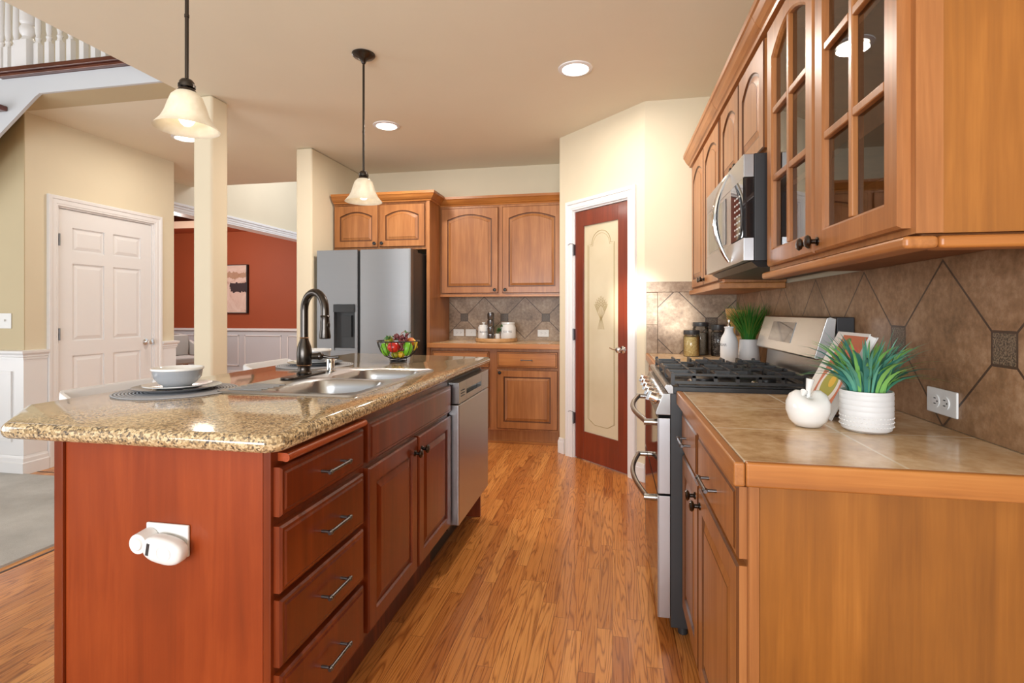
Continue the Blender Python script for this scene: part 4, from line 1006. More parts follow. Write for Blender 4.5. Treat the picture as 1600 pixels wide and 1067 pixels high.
for r_ in range(7):
    for c_ in range(3): mb.box(MX - 0.0028, MX - 0.0015, 2.05 + c_ * 0.035, 2.066 + c_ * 0.035, 1.495 + r_ * 0.023, 1.501 + r_ * 0.023)
build('keypad', mb, mw)
mb = MB(M['oven_glass']); mb.box(MX - 0.0012, MX + 0.001, 2.30, 2.68, 1.49, 1.68); wn_ = build('window', mb, mw)
mb = MB(M['chrome']); pts = []
for k in range(15):
    t = k / 14; pts.append((MX - 0.004 - 0.052 * math.sin(PI * t) ** 0.8, 2.225, 1.410 + 0.352 * t))
mb.tube(pts, [0.006 + 0.007 * math.sin(PI * k / 14) for k in range(15)], 12); build('handle', mb, mw)

# range
rg = thing('gas_range', 'stainless double-oven gas range with black cast iron grates', 'range', (0.5, 2.39, 0))
RY0, RY1 = 2.012, 2.772
mb = MB(M['dark_grey']); mb.box(0.213, 0.80, RY0 + 0.002, RY1 - 0.002, 0.035, 0.905)
for yy in (2.05, 2.73):
    for xx in (0.26, 0.76): mb.cyl((xx, yy, 0.0), (xx, yy, 0.04), 0.018, seg=12)
build('body', mb, rg, bevel=0.002)
mb = MB(M['steel_y']); mb.prism([(0.205, 0.905), (0.19, 0.928), (0.197, 0.938), (0.215, 0.938), (0.222, 0.930), (0.222, 0.905)], RY0, RY1, 'y'); mb.use(M['black']); mb.box(0.2225, 0.69, RY0, RY1, 0.905, 0.930); build('cooktop_rim', mb, rg, bevel=0.001)
mb = MB(M['black']); mb.box(0.245, 0.685, RY0 + 0.02, RY1 - 0.02, 0.9302, 0.935); build('cooktop', mb, rg)
# sloped control panel
mb = MB(M['steel_y']); mb.prism([(0.213, 0.904), (0.186, 0.904), (0.158, 0.832), (0.160, 0.824), (0.213, 0.824)], RY0 + 0.003, RY1 - 0.003, 'y'); build('control_panel', mb, rg, bevel=0.002)
nrm = Vector((-0.932, 0, 0.363)).normalized()
for k in range(5):
    y = 2.12 + k * 0.135 if k != 2 else 2.12 + 2 * 0.135
    c0 = Vector((0.172, y, 0.868)); mb = MB(M['chrome'])
    mb.cyl(c0, c0 + nrm * 0.008, 0.024, 0.022, 24); mb.cyl(c0 + nrm * 0.008, c0 + nrm * 0.030, 0.019, 0.017, 24)
    mb.M = Matrix.Translation(c0 + nrm * 0.034) @ nrm.to_track_quat('Z', 'Y').to_matrix().to_4x4(); mb.box(-0.006, 0.006, -0.018, 0.018, -0.006, 0.006)
    build('knob', mb, rg)
def oven_door(z0, z1):
    mb = MB(M['steel']); x0, x1 = 0.166, 0.2115
    mb.box(x0 + 0.004, x1, RY0 + 0.003, RY1 - 0.003, z0, z1)
    mb.box(x0, x0 + 0.004, RY0 + 0.003, RY0 + 0.025, z0, z1); mb.box(x0, x0 + 0.004, RY1 - 0.025, RY1 - 0.003, z0, z1)
    o = build('oven_door', mb, rg, bevel=0.0015)
    mb = MB(M['oven_glass']); mb.box(x0 + 0.0005, x0 + 0.0039, RY0 + 0.0255, RY1 - 0.0255, z0 + 0.003, z1 - 0.003); build('oven_window', mb, o)
    zz = z1 - 0.028
    mb = MB(M['steel_y']); pts = []
    for k in range(17):
        t = k / 16; pts.append((x0 - 0.034 - 0.042 * math.sin(PI * t), RY0 + 0.06 + (RY1 - RY0 - 0.12) * t, zz + 0.0))
    mb.tube(pts, 0.011, 12)
    for yy in (RY0 + 0.065, RY1 - 0.065):
        mb.cyl((x0, yy, zz), (x0 - 0.046, yy, zz), 0.013, 0.012, 16)
    build('handle', mb, o)
oven_door(0.530, 0.812); oven_door(0.068, 0.522)
# backguard
mb = MB(M['black_matte']); mb.box(0.775, 0.832, RY0 + 0.003, RY1 - 0.003, 0.905, 1.19); mb.box(0.765, 0.775, RY0 + 0.01, RY1 - 0.01, 0.93, 1.175); build('back_panel', mb, rg, bevel=0.003)
mb = MB(M['steel_y']); mb.prism([(0.700, 1.044), (0.706, 1.038), (0.764, 1.052), (0.774, 1.185), (0.752, 1.192), (0.742, 1.188)], RY0, RY1, 'y'); build('backguard', mb, rg, bevel=0.003)
mb = MB(M['steel_y']); mb.prism([(0.69, 0.931), (0.764, 0.931), (0.764, 1.04), (0.752, 1.04), (0.745, 0.96), (0.69, 0.94)], RY0 + 0.01, RY1 - 0.01, 'y'); build('riser', mb, rg)
def bgx(z): return 0.700 + (z - 1.044) / (1.188 - 1.044) * 0.042
mb = MB(M['oven_glass']); ya, yb, za, zb = 2.30, 2.60, 1.082, 1.165
mb.hexa([(bgx(za) - 0.002, ya, za), (bgx(za) + 0.001, ya, za), (bgx(za) + 0.001, yb, za), (bgx(za) - 0.002, yb, za), (bgx(zb) - 0.002, ya, zb), (bgx(zb) + 0.001, ya, zb), (bgx(zb) + 0.001, yb, zb), (bgx(zb) - 0.002, yb, zb)]); build('display', mb, rg)
# burners and grates
for (bx, by, r) in ((0.35, 2.15, 0.045), (0.58, 2.15, 0.035), (0.465, 2.39, 0.05), (0.35, 2.63, 0.035), (0.58, 2.63, 0.045)):
    mb = MB(M['nickel']); mb.lathe([(r + 0.018, 0), (r + 0.014, 0.006), (r, 0.008)], (bx, by, 0.935), 24, cap=True); mb.use(M['black']); mb.lathe([(r, 0.008), (r, 0.015), (r * 0.9, 0.018), (0.002, 0.019)], (bx, by, 0.935), 24, cap=True)
    build('burner', mb, rg)
for g in range(3):
    mb = MB(M['iron']); a, b = 2.032 + g * 0.241, 2.032 + g * 0.241 + 0.236; x0, x1 = 0.222, 0.682; zt = 0.978; th = 0.006
    def bar(p, q, r=0.0062, dz_=0.009):
        p = Vector(p); q = Vector(q); d = (q - p).normalized(); s_ = Vector((-d.y, d.x, 0)) * r
        mb.hexa([p - s_ - Vector((0, 0, dz_)), p + s_ - Vector((0, 0, dz_)), q + s_ - Vector((0, 0, dz_)), q - s_ - Vector((0, 0, dz_)), p - s_ * .7 + Vector((0, 0, dz_)), p + s_ * .7 + Vector((0, 0, dz_)), q + s_ * .7 + Vector((0, 0, dz_)), q - s_ * .7 + Vector((0, 0, dz_))])
    zc_ = zt - 0.007
    bar((x0, a, zc_ - .006), (x0, b, zc_ - .006)); bar((x1, a, zc_ - .006), (x1, b, zc_ - .006)); bar((x0, a + .006, zc_ - 0.026), (x1, a + .006, zc_ - 0.026), 0.006, 0.005); bar((x0, b - .006, zc_ - 0.026), (x1, b - .006, zc_ - 0.026), 0.006, 0.005); bar((x0, a + .006, zc_ + 0.003), (x1, a + .006, zc_ + 0.003), 0.005, 0.004)
    for k in range(7):
        x = x0 + (x1 - x0) * k / 6
        for yy in (a + 0.006, b - 0.006): bar((x, yy - 0.004, zc_), (x, yy + 0.004, zc_), 0.007, 0.010); mb.box(x - 0.006, x + 0.006, yy - 0.006, yy + 0.006, zc_ - 0.03, zc_)
    for k in range(1, 6):
        x = x0 + (x1 - x0) * k / 6
        if k in (1, 2, 4, 5): bar((x, a, zc_), (x, a + 0.085, zc_)); bar((x, b, zc_), (x, b - 0.085, zc_))
        else: bar((x, a, zc_), (x, b, zc_))
    bar((x0, (a + b) / 2, zc_), (x0 + 0.10, (a + b) / 2, zc_)); bar((x1, (a + b) / 2, zc_), (x1 - 0.10, (a + b) / 2, zc_)); bar((x0 + .17, (a + b) / 2, zc_), (x1 - .17, (a + b) / 2, zc_))
    for xx in (x0, x1):
        for yy in (a, b): mb.box(xx - 0.007, xx + 0.007, yy - 0.007, yy + 0.007, 0.9352, zt)
    build('grate', mb, rg)

# ============================================================ LIGHT FIXTURES
def pendant(x, y, zb, label):
    t = thing('pendant_lamp', label, 'pendant lamp', (x, y, zb)); c = (x, y, zb)
    mb = MB(M['bronze']); mb.lathe([(0.066, CZ - zb - 0.001), (0.066, CZ - zb - 0.008), (0.058, CZ - zb - 0.016), (0.035, CZ - zb - 0.024), (0.018, CZ - zb - 0.038), (0.010, CZ - zb - 0.055)], c, 32, cap=True); build('canopy', mb, t)
    mb = MB(M['bronze']); mb.cyl((x, y, zb + 0.175), (x, y, CZ - 0.05), 0.0065, seg=14); mb.cyl((x, y, zb + 0.40), (x, y, zb + 0.41), 0.008, seg=14); build('rod', mb, t)
    mb = MB(M['bronze']); mb.lathe([(0.008, 0.180), (0.018, 0.176), (0.024, 0.168), (0.024, 0.160), (0.028, 0.158), (0.028, 0.148), (0.024, 0.146), (0.030, 0.136), (0.034, 0.122), (0.030, 0.120)], c, 28, cap=True); build('socket_cap', mb, t)
    mb = MB(M['alabaster'])
    out = [(0.026, 0.134), (0.036, 0.130), (0.050, 0.115), (0.061, 0.085), (0.070, 0.055), (0.082, 0.030), (0.098, 0.010), (0.106, 0.0)]
    inn = [(r - 0.0035, z + 0.001) for r, z in reversed(out)]; inn[0] = (0.103, 0.0005)
    mb.lathe(out + inn, c, 40); o = build('lamp_shade', mb, t); o['label'] = 'flared alabaster glass shade'
    mb = MB(M['bulb']); mb.ball((x, y, zb + 0.045), 0.028, 16, (1, 1, 1.25)); mb.cyl((x, y, zb + 0.07), (x, y, zb + 0.12), 0.014, seg=12); build('bulb', mb, t)
pendant(-1.495, 1.61, 1.862, 'nearer pendant lamp with a flared white glass shade, cut off at the top')
pendant(-1.415, 2.80, 1.845, 'farther pendant lamp with a flared white shade and round dark ceiling canopy')
for (x, y, z), lab in zip(DOWN, ('lit recessed ceiling light nearest the pantry door', 'lit recessed ceiling light between the far pendant and the wall cabinets', 'lit recessed hall ceiling light beside the pillar')):
    t = thing('recessed_light', lab, 'ceiling light', (x, y, z - 0.012))
    mb = MB(M['white']); mb.lathe([(0.078, -0.001), (0.082, -0.010), (0.104, -0.006), (0.106, -0.0005)], (x, y, z), 40); build('trim_ring', mb, t)
    mb = MB(M['lens']); mb.lathe([(0.0775, -0.003), (0.05, -0.006), (0.001, -0.007)], (x, y, z), 32); build('lens', mb, t)

# ============================================================ STOOLS AND DINING FURNITURE
def stool(x, y, label, rot):
    t = thing('bar_stool', label, 'stool', (0, 0, 0), 'white bar stools on the far side of the island')
    mb = MB(M['ceramic_matte']); N = 28; lo = []
    for k in range(N + 1):
        q = -1 + 2 * k / N; aq = abs(q)
        yy = 0.215 * math.sin(PI / 2 * min(1, aq * 1.25)) * (1 if q > 0 else -1); xx = -0.185 + 0.20 * max(0, aq - 0.62) / 0.38
        h = 0.905 - 0.16 * max(0, aq - 0.55) ** 2 / 0.2; nx, ny = (-0.011, 0) if aq < 0.62 else (0, 0.011 * (1 if q > 0 else -1))
        lo.append([(xx + nx, yy + ny, 0.70), (xx + nx * 1.3, yy + ny, h - 0.01), (xx + nx * 0.7, yy + ny * .6, h), (xx - nx * 0.7, yy - ny * .6, h), (xx - nx * 1.2, yy - ny, h - 0.01), (xx - nx, yy - ny, 0.70)])
    V = [[mb.v(p) for p in l] for l in lo]
    for A, B in zip(V, V[1:]):
        for i in range(6): mb.f([A[i], A[(i + 1) % 6], B[(i + 1) % 6], B[i]], True)
    mb.f(V[0]); mb.f(V[-1][::-1]); build('backrest', mb, t)
    mb = MB(M['ceramic_matte']); mb.lathe([(0.02, 0.655), (0.17, 0.66), (0.205, 0.675), (0.212, 0.70), (0.19, 0.708), (0.02, 0.700)], (0, 0, 0), 32, cap=True); build('seat', mb, t)
    for sx in (-1, 1):
        for sy in (-1, 1): build('leg', MB(M['leg_wood']).cyl((sx * 0.10, sy * 0.10, 0.657), (sx * 0.16, sy * 0.16, 0.0), 0.016, 0.011, 12), t)
    mb = MB(M['pewter']); mb.tube([(0.143 * math.cos(a) * 1.414, 0.143 * math.sin(a) * 1.414, 0.25) for a in [2 * PI * k / 24 for k in range(25)]], 0.006, 8, cap=False); build('foot_ring', mb, t)
    t.location = (x, y, 0); t.rotation_euler.z = rot; return t
stool(-1.90, 1.84, 'nearer white bar stool, its curved back showing by the six panel door', 0.0)
stool(-1.90, 2.86, 'farther white bar stool, its curved back showing left of the faucet', 0.0)

def dining_chair(x, y, rot, label):
    t = thing('dining_chair', label, 'chair', (0, 0, 0), 'grey upholstered chairs in the dining room')
    mb = MB(M['fabric']); mb.box(-0.25, 0.25, -0.26, 0.24, 0.42, 0.52); build('seat', mb, t, bevel=0.03)
    mb = MB(M['fabric']); rs = []
    for z, w_, yb in ((0.521, 0.235, 0.19), (0.66, 0.25, 0.20), (0.80, 0.255, 0.22), (0.845, 0.235, 0.225)):
        rs.append([mb.v(p) for p in ((-w_, yb, z), (w_, yb, z), (w_ + .005, yb + 0.07, z), (-w_ - .005, yb + 0.07, z))])
    for A, B in zip(rs, rs[1:]):
        for i in range(4): mb.f([A[i], A[(i + 1) % 4], B[(i + 1) % 4], B[i]])
    mb.f(rs[0][::-1]); mb.f(rs[-1]); build('backrest', mb, t, bevel=0.02)
    for sx in (-1, 1):
        build('armrest', MB(M['fabric']).hexa([(sx * 0.255, -0.22, 0.521), (sx * 0.31, -0.22, 0.521), (sx * 0.31, 0.25, 0.521), (sx * 0.255, 0.25, 0.521), (sx * 0.255, -0.20, 0.62), (sx * 0.31, -0.20, 0.62), (sx * 0.31, 0.26, 0.76), (sx * 0.255, 0.26, 0.76)]), t, bevel=0.012)
        for sy in (-1, 1): build('leg', MB(M['leg_wood']).cyl((sx * 0.20, sy * 0.19, 0.42), (sx * 0.22, sy * 0.22, 0), 0.024, 0.016, 12), t)
    t.location = (x, y, 0); t.rotation_euler.z = rot
dining_chair(-7.14, 7.80, 2.7, 'grey upholstered dining chair partly hidden by the pillar')
dining_chair(-6.50, 6.85, 1.2, 'grey upholstered dining chair seen just right of the closet wall corner')
p = thing('abstract_painting', 'abstract cream and brown canvas on the rust red wall', 'painting', (-6.9, YD - 0.04, 1.18))
mb = MB(M['canvas']); mb.box(-7.20, -6.512, YD - 0.045, YD - 0.004, 1.192, 2.05); build('canvas', mb, p)
mb = MB(M['black']); mb.box(-6.511, -6.49, YD - 0.05, YD - 0.002, 1.178, 2.062); mb.box(-7.22, -6.511, YD - 0.05, YD - 0.002, 1.178, 1.191); mb.box(-7.22, -6.511, YD - 0.05, YD - 0.002, 2.051, 2.062); mb.box(-7.22, -7.201, YD - 0.05, YD - 0.002, 1.191, 2.051); build('frame', mb, p)

# ============================================================ TABLEWARE ON THE ISLAND
def setting(x, y, lab):
    tag(build('placemat', MB(M['mat']).lathe([(0.001, 0.0), (0.186, 0.0), (0.189, 0.002), (0.186, 0.004), (0.001, 0.004)], (x, y, 0.9332), 56), base=(x, y, 0.9332)), 'round grey woven placemat ' + lab, 'placemat', 'round placemats on the island')
    z = 0.9375
    tag(build('dinner_plate', MB(M['plate_grey']).lathe([(0.001, 0.0), (0.085, 0.0), (0.10, 0.004), (0.133, 0.013), (0.135, 0.0155), (0.10, 0.008), (0.001, 0.004)], (x, y, z), 48), base=(x, y, z)), 'dark grey dinner plate ' + lab, 'plate', 'dark dinner plates')
    z += 0.0075
    tag(build('salad_plate', MB(M['ceramic']).lathe([(0.001, 0.0), (0.06, 0.0), (0.075, 0.004), (0.104, 0.012), (0.105, 0.015), (0.075, 0.009), (0.001, 0.004)], (x, y, z), 48), base=(x, y, z)), 'white salad plate under the bowl ' + lab, 'plate', 'white salad plates')
    z += 0.0065
    mb = MB(M['grey_ceramic']); mb.lathe([(0.001, 0.0), (0.043, 0.0), (0.045, 0.004), (0.058, 0.012), (0.072, 0.032), (0.076, 0.056), (0.0775, 0.0565)], (x, y, z), 48)
    mb.use(M['ceramic']); mb.lathe([(0.0775, 0.0565), (0.080, 0.059), (0.080, 0.063), (0.077, 0.065), (0.072, 0.058), (0.068, 0.034), (0.05, 0.012), (0.001, 0.007)], (x, y, z), 48)
    tag(build('cereal_bowl', mb, base=(x, y, z)), 'grey bowl with a white rim ' + lab, 'bowl', 'grey bowls on the place settings')
setting(-1.485, 1.560, 'in the nearer place setting on the island')
setting(-1.500, 2.440, 'in the farther place setting behind the faucet')

# fruit basket and fruit
BX, BY = -1.167, 2.72
fb_ = thing('fruit_basket', 'black wire fruit basket at the far end of the island', 'basket', (BX, BY, 0.933))
mb = MB(M['black'])
def circ(r, z, rr=0.0025): mb.tube([(BX + r * math.cos(a), BY + r * math.sin(a), z) for a in [2 * PI * k / 40 for k in range(41)]], rr, 6, cap=False)
circ(0.116, 1.047, 0.0035); circ(0.045, 0.937, 0.004); circ(0.046, 0.952, 0.003)
build('rim_and_base', mb, fb_)
mb = MB(M['black'])
for k in range(20):
    a = 2 * PI * k / 20 + 0.08
    mb.tube([(BX + r * math.cos(a), BY + r * math.sin(a), z) for r, z in ((0.115, 1.047), (0.108, 1.020), (0.095, 0.990), (0.074, 0.966), (0.046, 0.953), (0.02, 0.951))], 0.0018, 5)
for k in range(4):
    a = PI / 2 * k + 0.4; mb.tube([(BX + 0.046 * math.cos(a), BY + 0.046 * math.sin(a), 0.953), (BX + 0.045 * math.cos(a), BY + 0.045 * math.sin(a), 0.937)], 0.002, 5)
build('wire_ribs', mb, fb_)
cx, cy = math.cos(YAW), math.sin(YAW)       # rough left/right of the basket as seen from the aisle
def fp(r_, f_, z): return (BX + r_ * 0.9 + f_ * 0.40, BY + r_ * 0.38 - f_ * 0.9, z)   # right, front, height
def apple(name, p, r, mat, label, grp=None, cat='fruit', sc=(1, 1, 0.92)):
    mb = MB(M[mat]); prof = []
    for k in range(13):
        a = PI * k / 12; rr = r * math.sin(a) * (1.0 + 0.06 * math.cos(a)); z = -r * sc[2] * math.cos(a)
        if k >= 10: z -= (k - 9) * 0.12 * r * (k - 9) / 3
        prof.append((max(rr, 0.0008), z))
    mb.lathe(prof, p, 22, cap=True); t = build(name, mb, base=p); tag(t, label, cat, grp)
    s_ = build('stem', MB(M['rail_wood']).tube([(p[0], p[1], p[2] + r * 0.62), (p[0] + 0.002, p[1], p[2] + r * 1.02), (p[0] + 0.006, p[1], p[2] + r * 1.12)], 0.0014, 6), t); return t
apple('red_apple', fp(-0.026, 0.052, 1.018), 0.035, 'red_skin', 'large red apple at the front of the wire basket')
def oblong(name, p, r, mat, label, sc, rot):
    mb = MB(M[mat]); mb.M = Matrix.Translation(p) @ Matrix.Rotation(rot, 4, 'Y'); rs = []
    mb.ball((0, 0, 0), r, 18, sc, 10); return tag(build(name, mb, base=p), label, 'fruit')
oblong('green_pear', fp(0.048, 0.040, 1.005), 0.032, 'green_skin', 'bright green pear at the front right of the basket', (0.95, 0.95, 1.25), 0.25)
oblong('green_mango', fp(-0.072, 0.018, 1.002), 0.028, 'green_skin', 'bright green fruit at the left of the basket', (0.85, 0.9, 1.35), -0.35)
oblong('lime', fp(-0.018, 0.030, 0.973), 0.020, 'lime_skin', 'olive lime low in the middle of the basket', (1.1, 1, 0.95), 0.2)
oblong('lemon', fp(0.016, 0.042, 0.974), 0.019, 'yellow_skin', 'yellow lemon low in the middle of the basket', (1.15, 1, 0.95), -0.2)
oblong('green_apple', fp(0.0, -0.05, 0.995), 0.034, 'green_skin', 'green apple at the back of the basket', (1, 1, 0.95), 0)
oblong('peach', fp(0.070, -0.008, 1.040), 0.026, 'orange_skin', 'orange red peach on the right rim of the basket', (1, 1, 0.95), 0)
oblong('pear', fp(-0.052, -0.03, 1.044), 0.026, 'lime_skin', 'pale yellow pear behind the red apple', (0.95, 0.95, 1.15), 0.3)
mb = MB(M['yellow_skin']); q = fp(0.092, 0.006, 1.022)
mb.tube([(q[0] - 0.012, q[1], q[2] + 0.034), (q[0] + 0.006, q[1], q[2] + 0.014), (q[0] + 0.006, q[1], q[2] - 0.010), (q[0] - 0.006, q[1], q[2] - 0.028)], [0.004, 0.011, 0.011, 0.003], 10)
tag(build('banana', mb, base=q), 'small yellow banana at the right of the basket', 'fruit')
q0 = fp(0.015, 0.02, 1.075)
gr = thing('grape_bunch', 'bunch of dark red grapes heaped in the middle of the basket', 'grapes', q0)
rnd = random.Random(3); gm = MB(M['grape_skin'])
for k in range(62):
    t_ = rnd.random(); 
    if k < 40: rr, ff, zz = 0.014 + rnd.uniform(-0.036, 0.04), rnd.uniform(-0.02, 0.04), 1.058 + rnd.uniform(-0.008, 0.028)
    else: rr, ff, zz = 0.018 + rnd.uniform(-0.014, 0.012), 0.052 + rnd.uniform(0, 0.015), 1.002 + rnd.uniform(0, 0.05)
    gm.ball(fp(rr, ff, zz), rnd.uniform(0.0062, 0.0082), 10, (1, 1, 1.15), 6)
build('grapes', gm, gr)
mb = MB(M['leg_wood']); mb.tube([fp(0.01, 0.0, 1.07), fp(0.02, 0.0, 1.092), fp(0.035, 0.0, 1.10)], 0.002, 6); build('stem', mb, gr)
def leafset(mb, c, n, size, seed, spread=1.0):
    r_ = random.Random(seed)
    for k in range(n):
        a = r_.uniform(0, 2 * PI); e = r_.uniform(0.3, 1.3); L_ = size * r_.uniform(0.7, 1.2)
        d = Vector((math.cos(a) * math.cos(e) * spread, math.sin(a) * math.cos(e) * spread, math.sin(e))); s_ = d.cross(Vector((0, 0, 1))).normalized() * L_ * 0.28
        b = Vector(c) + Vector((r_.uniform(-1, 1), r_.uniform(-1, 1), r_.uniform(-.5, .5))) * size * 0.3
        vs_ = [mb.v(b), mb.v(b + d * L_ * 0.5 + s_), mb.v(b + d * L_ + Vector((0, 0, -L_ * 0.12))), mb.v(b + d * L_ * 0.5 - s_)]; mb.f(vs_)
mb = MB(M['leaf_green']); leafset(mb, fp(-0.062, 0.02, 1.055), 14, 0.03, 5); leafset(mb, fp(0.052, -0.02, 1.082), 7, 0.03, 8)
leafset(mb, fp(-0.02, 0.0, 1.068), 6, 0.02, 9)
tag(build('leaf_sprig', mb, base=fp(0, 0, 1.06)), 'green leaves sticking out of the top of the fruit basket', 'leaves', kind='stuff')

# ============================================================ TRAY ON THE BACK COUNTER
TX, TY = -1.122, 5.02
mb = MB(M['board']); mb.lathe([(0.001, 0.0), (0.20, 0.0), (0.207, 0.006), (0.207, 0.034), (0.203, 0.037), (0.196, 0.034), (0.194, 0.012), (0.001, 0.010)], (TX, TY, 0.9155), 56)
tag(build('serving_tray', mb, base=(TX, TY, 0.9155)), 'round pale wooden tray on the back counter', 'tray')
zt_ = 0.926
t = thing('sugar_canister', 'small white lidded canister at the left of the wooden tray', 'canister', (-1.255, 5.03, zt_)); c = (-1.255, 5.03, zt_)
mb = MB(M['ceramic']); mb.lathe([(0.001, 0), (0.056, 0), (0.058, 0.004), (0.055, 0.13), (0.047, 0.142), (0.001, 0.142)], c, 32); build('jar', mb, t)
mb = MB(M['ceramic']); mb.lathe([(0.048, 0.1425), (0.046, 0.150), (0.012, 0.156), (0.008, 0.162), (0.018, 0.172), (0.018, 0.178), (0.002, 0.180)], c, 28, cap=True); build('lid', mb, t)
text_mesh('SUGAR', 0.024, M['text_grey'], Matrix.Translation((c[0], c[1], c[2] + 0.082)) @ Matrix.Rotation(0.12, 4, 'Z'), t, bend=0.0575)
t = thing('grinder_stack', 'tall ribbed grey cylinder standing in the tray between the white jars', 'grinder', (-1.168, 4.963, zt_)); c = (-1.168, 4.963, zt_)
for k in range(4):
    mb = MB(M['pewter']); z = k * 0.069; mb.lathe([(0.030, z), (0.0335, z + 0.004), (0.0335, z + 0.056), (0.028, z + 0.062), (0.026, z + 0.0685)], c, 24, cap=True); build('section', mb, t)
t = thing('coffee_canister', 'larger white canister with a wide rim at the right of the tray', 'canister', (-1.005, 5.02, zt_)); c = (-1.005, 5.02, zt_)
mb = MB(M['ceramic']); mb.lathe([(0.001, 0), (0.072, 0), (0.075, 0.004), (0.075, 0.125), (0.066, 0.148), (0.064, 0.160), (0.068, 0.164), (0.068, 0.176), (0.062, 0.178), (0.06, 0.14), (0.001, 0.14)], c, 36); build('jar', mb, t)
text_mesh('COFFEE', 0.026, M['text_grey'], Matrix.Translation((c[0], c[1], c[2] + 0.088)) @ Matrix.Rotation(0.1, 4, 'Z'), t, bend=0.0755)
t = thing('small_mug_plant', 'little white mug holding a leafy sprig between the canisters', 'plant', (-1.105, 4.985, zt_)); c = (-1.105, 4.985, zt_)
mb = MB(M['ceramic']); mb.lathe([(0.001, 0), (0.021, 0), (0.023, 0.004), (0.023, 0.068), (0.021, 0.068), (0.020, 0.01), (0.001, 0.01)], c, 24)
mb.tube([(c[0] - 0.022 - 0.022 * math.sin(a), c[1] - 0.004, c[2] + 0.035 + 0.022 * math.cos(a)) for a in [PI * k / 8 for k in range(9)]], 0.0035, 8); build('mug', mb, t)
mb = MB(M['leaf_green']); 
for k in range(6): mb.tube([(c[0], c[1], c[2] + 0.05), (c[0] + (k - 2) * 0.010, c[1], c[2] + 0.11), (c[0] + (k - 2) * 0.020, c[1] + 0.01, c[2] + 0.155)], 0.0013, 5)
leafset(mb, (c[0] + 0.01, c[1], c[2] + 0.09), 22, 0.05, 4); leafset(mb, (c[0] + 0.05, c[1], c[2] + 0.13), 12, 0.035, 6); build('foliage', mb, t)

# ============================================================ RIGHT COUNTER ITEMS
def glass_jar(x, y, r, h, lidh, fill, fillmat, label, text=None):
    t = thing('storage_jar', label, 'jar', (x, y, 0.9155)); c = (x, y, 0.9155); hb = h - lidh
    mb = MB(M['jar_glass']); mb.lathe([(0.001, 0.0), (r - 0.004, 0.0), (r, 0.005), (r, hb - 0.016), (r - 0.005, hb - 0.008), (r - 0.006, hb)], c, 32); g = build('glass_body', mb, t)
    mb = MB(fillmat); mb.lathe([(0.001, 0.004), (r - 0.005, 0.004), (r - 0.0035, 0.008), (r - 0.0035, fill), (r * 0.5, fill + 0.004), (0.001, fill + 0.002)], c, 32); o = build('contents', mb, t); o['kind'] = 'stuff'
    mb = MB(M['dark_grey']); mb.lathe([(r - 0.002, hb), (r - 0.001, hb + 0.003), (r - 0.001, h - 0.003), (r - 0.004, h), (0.001, h)], c, 32, cap=True); build('lid', mb, t)
    return t
glass_jar(0.512, 3.60, 0.052, 0.172, 0.028, 0.128, M['rice'], 'short glass jar of golden grain with a dark lid, nearest the pantry')
glass_jar(0.590, 3.735, 0.052, 0.222, 0.028, 0.150, M['salt'], 'taller glass jar with a dark lid behind the golden grain jar')
glass_jar(0.690, 3.655, 0.046, 0.208, 0.036, 0.155, M['beans'], 'dark filled glass jar just behind the white bottle')
c = (0.628, 3.03, 0.9155)
t = thing('vinegar_bottle', 'white ceramic bottle with a metal pourer beside the range', 'bottle', c)
mb = MB(M['ceramic_matte']); mb.lathe([(0.001, 0), (0.043, 0), (0.0455, 0.005), (0.0455, 0.128), (0.040, 0.152), (0.026, 0.178), (0.0225, 0.190), (0.0225, 0.204), (0.025, 0.206), (0.025, 0.212), (0.012, 0.213)], c, 36, cap=True); build('bottle_body', mb, t)
mb = MB(M['nickel']); mb.lathe([(0.009, 0.213), (0.0085, 0.222), (0.005, 0.226), (0.0045, 0.238), (0.0075, 0.240), (0.0075, 0.248), (0.002, 0.250)], c, 18, cap=True); build('pourer', mb, t)
text_mesh('VINEGAR', 0.021, M['text_grey'], Matrix.Translation((c[0], c[1], c[2] + 0.113)) @ Matrix.Rotation(-1.42, 4, 'Z'), t, bend=0.0457)
c = (0.740, 3.075, 0.9155)
t = thing('grass_vase', 'tapered white vase of upright green grass beside the range', 'plant', c)
mb = MB(M['ceramic_matte']); mb.lathe([(0.001, 0), (0.059, 0), (0.061, 0.004), (0.048, 0.140), (0.045, 0.142), (0.044, 0.138), (0.055, 0.02), (0.001, 0.02)], c, 12); build('vase', mb, t)
def blades(mb, c, n, z0, h0, h1, r0, spread, wd, seed, droop=0.0, lim=None, segs=4):
    r_ = random.Random(seed)
    for k in range(n):
        a = r_.uniform(0, 2 * PI); q = math.sqrt(r_.random()) * r0; h = r_.uniform(h0, h1); sp = spread * r_.uniform(0.15, 1.0) ** 0.8
        b = Vector((c[0] + q * math.cos(a), c[1] + q * math.sin(a), z0)); d = Vector((math.cos(a), math.sin(a), 0)); s_ = Vector((-d.y, d.x, 0)); tw = r_.uniform(-1, 1); s_ = (s_ + d * tw).normalized()
        L_ = None
        for i in range(segs + 1):
            u = i / segs; p = b + d * sp * u ** 1.7 + Vector((0, 0, h * u - droop * sp * u ** 3))
            if lim: p.x = min(p.x, lim)
            w_ = wd * (1 - u ** 2.2) * (0.6 + 0.8 * min(1, 2.5 * u)) + 0.0002
            cur = (mb.v(p - s_ * w_), mb.v(p + s_ * w_))
            if L_: mb.f([L_[0], L_[1], cur[1], cur[0]], True)
            L_ = cur
mb = MB(M['grass_green']); blades(mb, c, 330, c[2] + 0.13, 0.13, 0.22, 0.032, 0.135, 0.0016, 11, lim=0.828)
mb.use(M['grass_yellow']); blades(mb, c, 90, c[2] + 0.13, 0.13, 0.20, 0.030, 0.17, 0.0011, 12, lim=0.828); build('grass', mb, t)
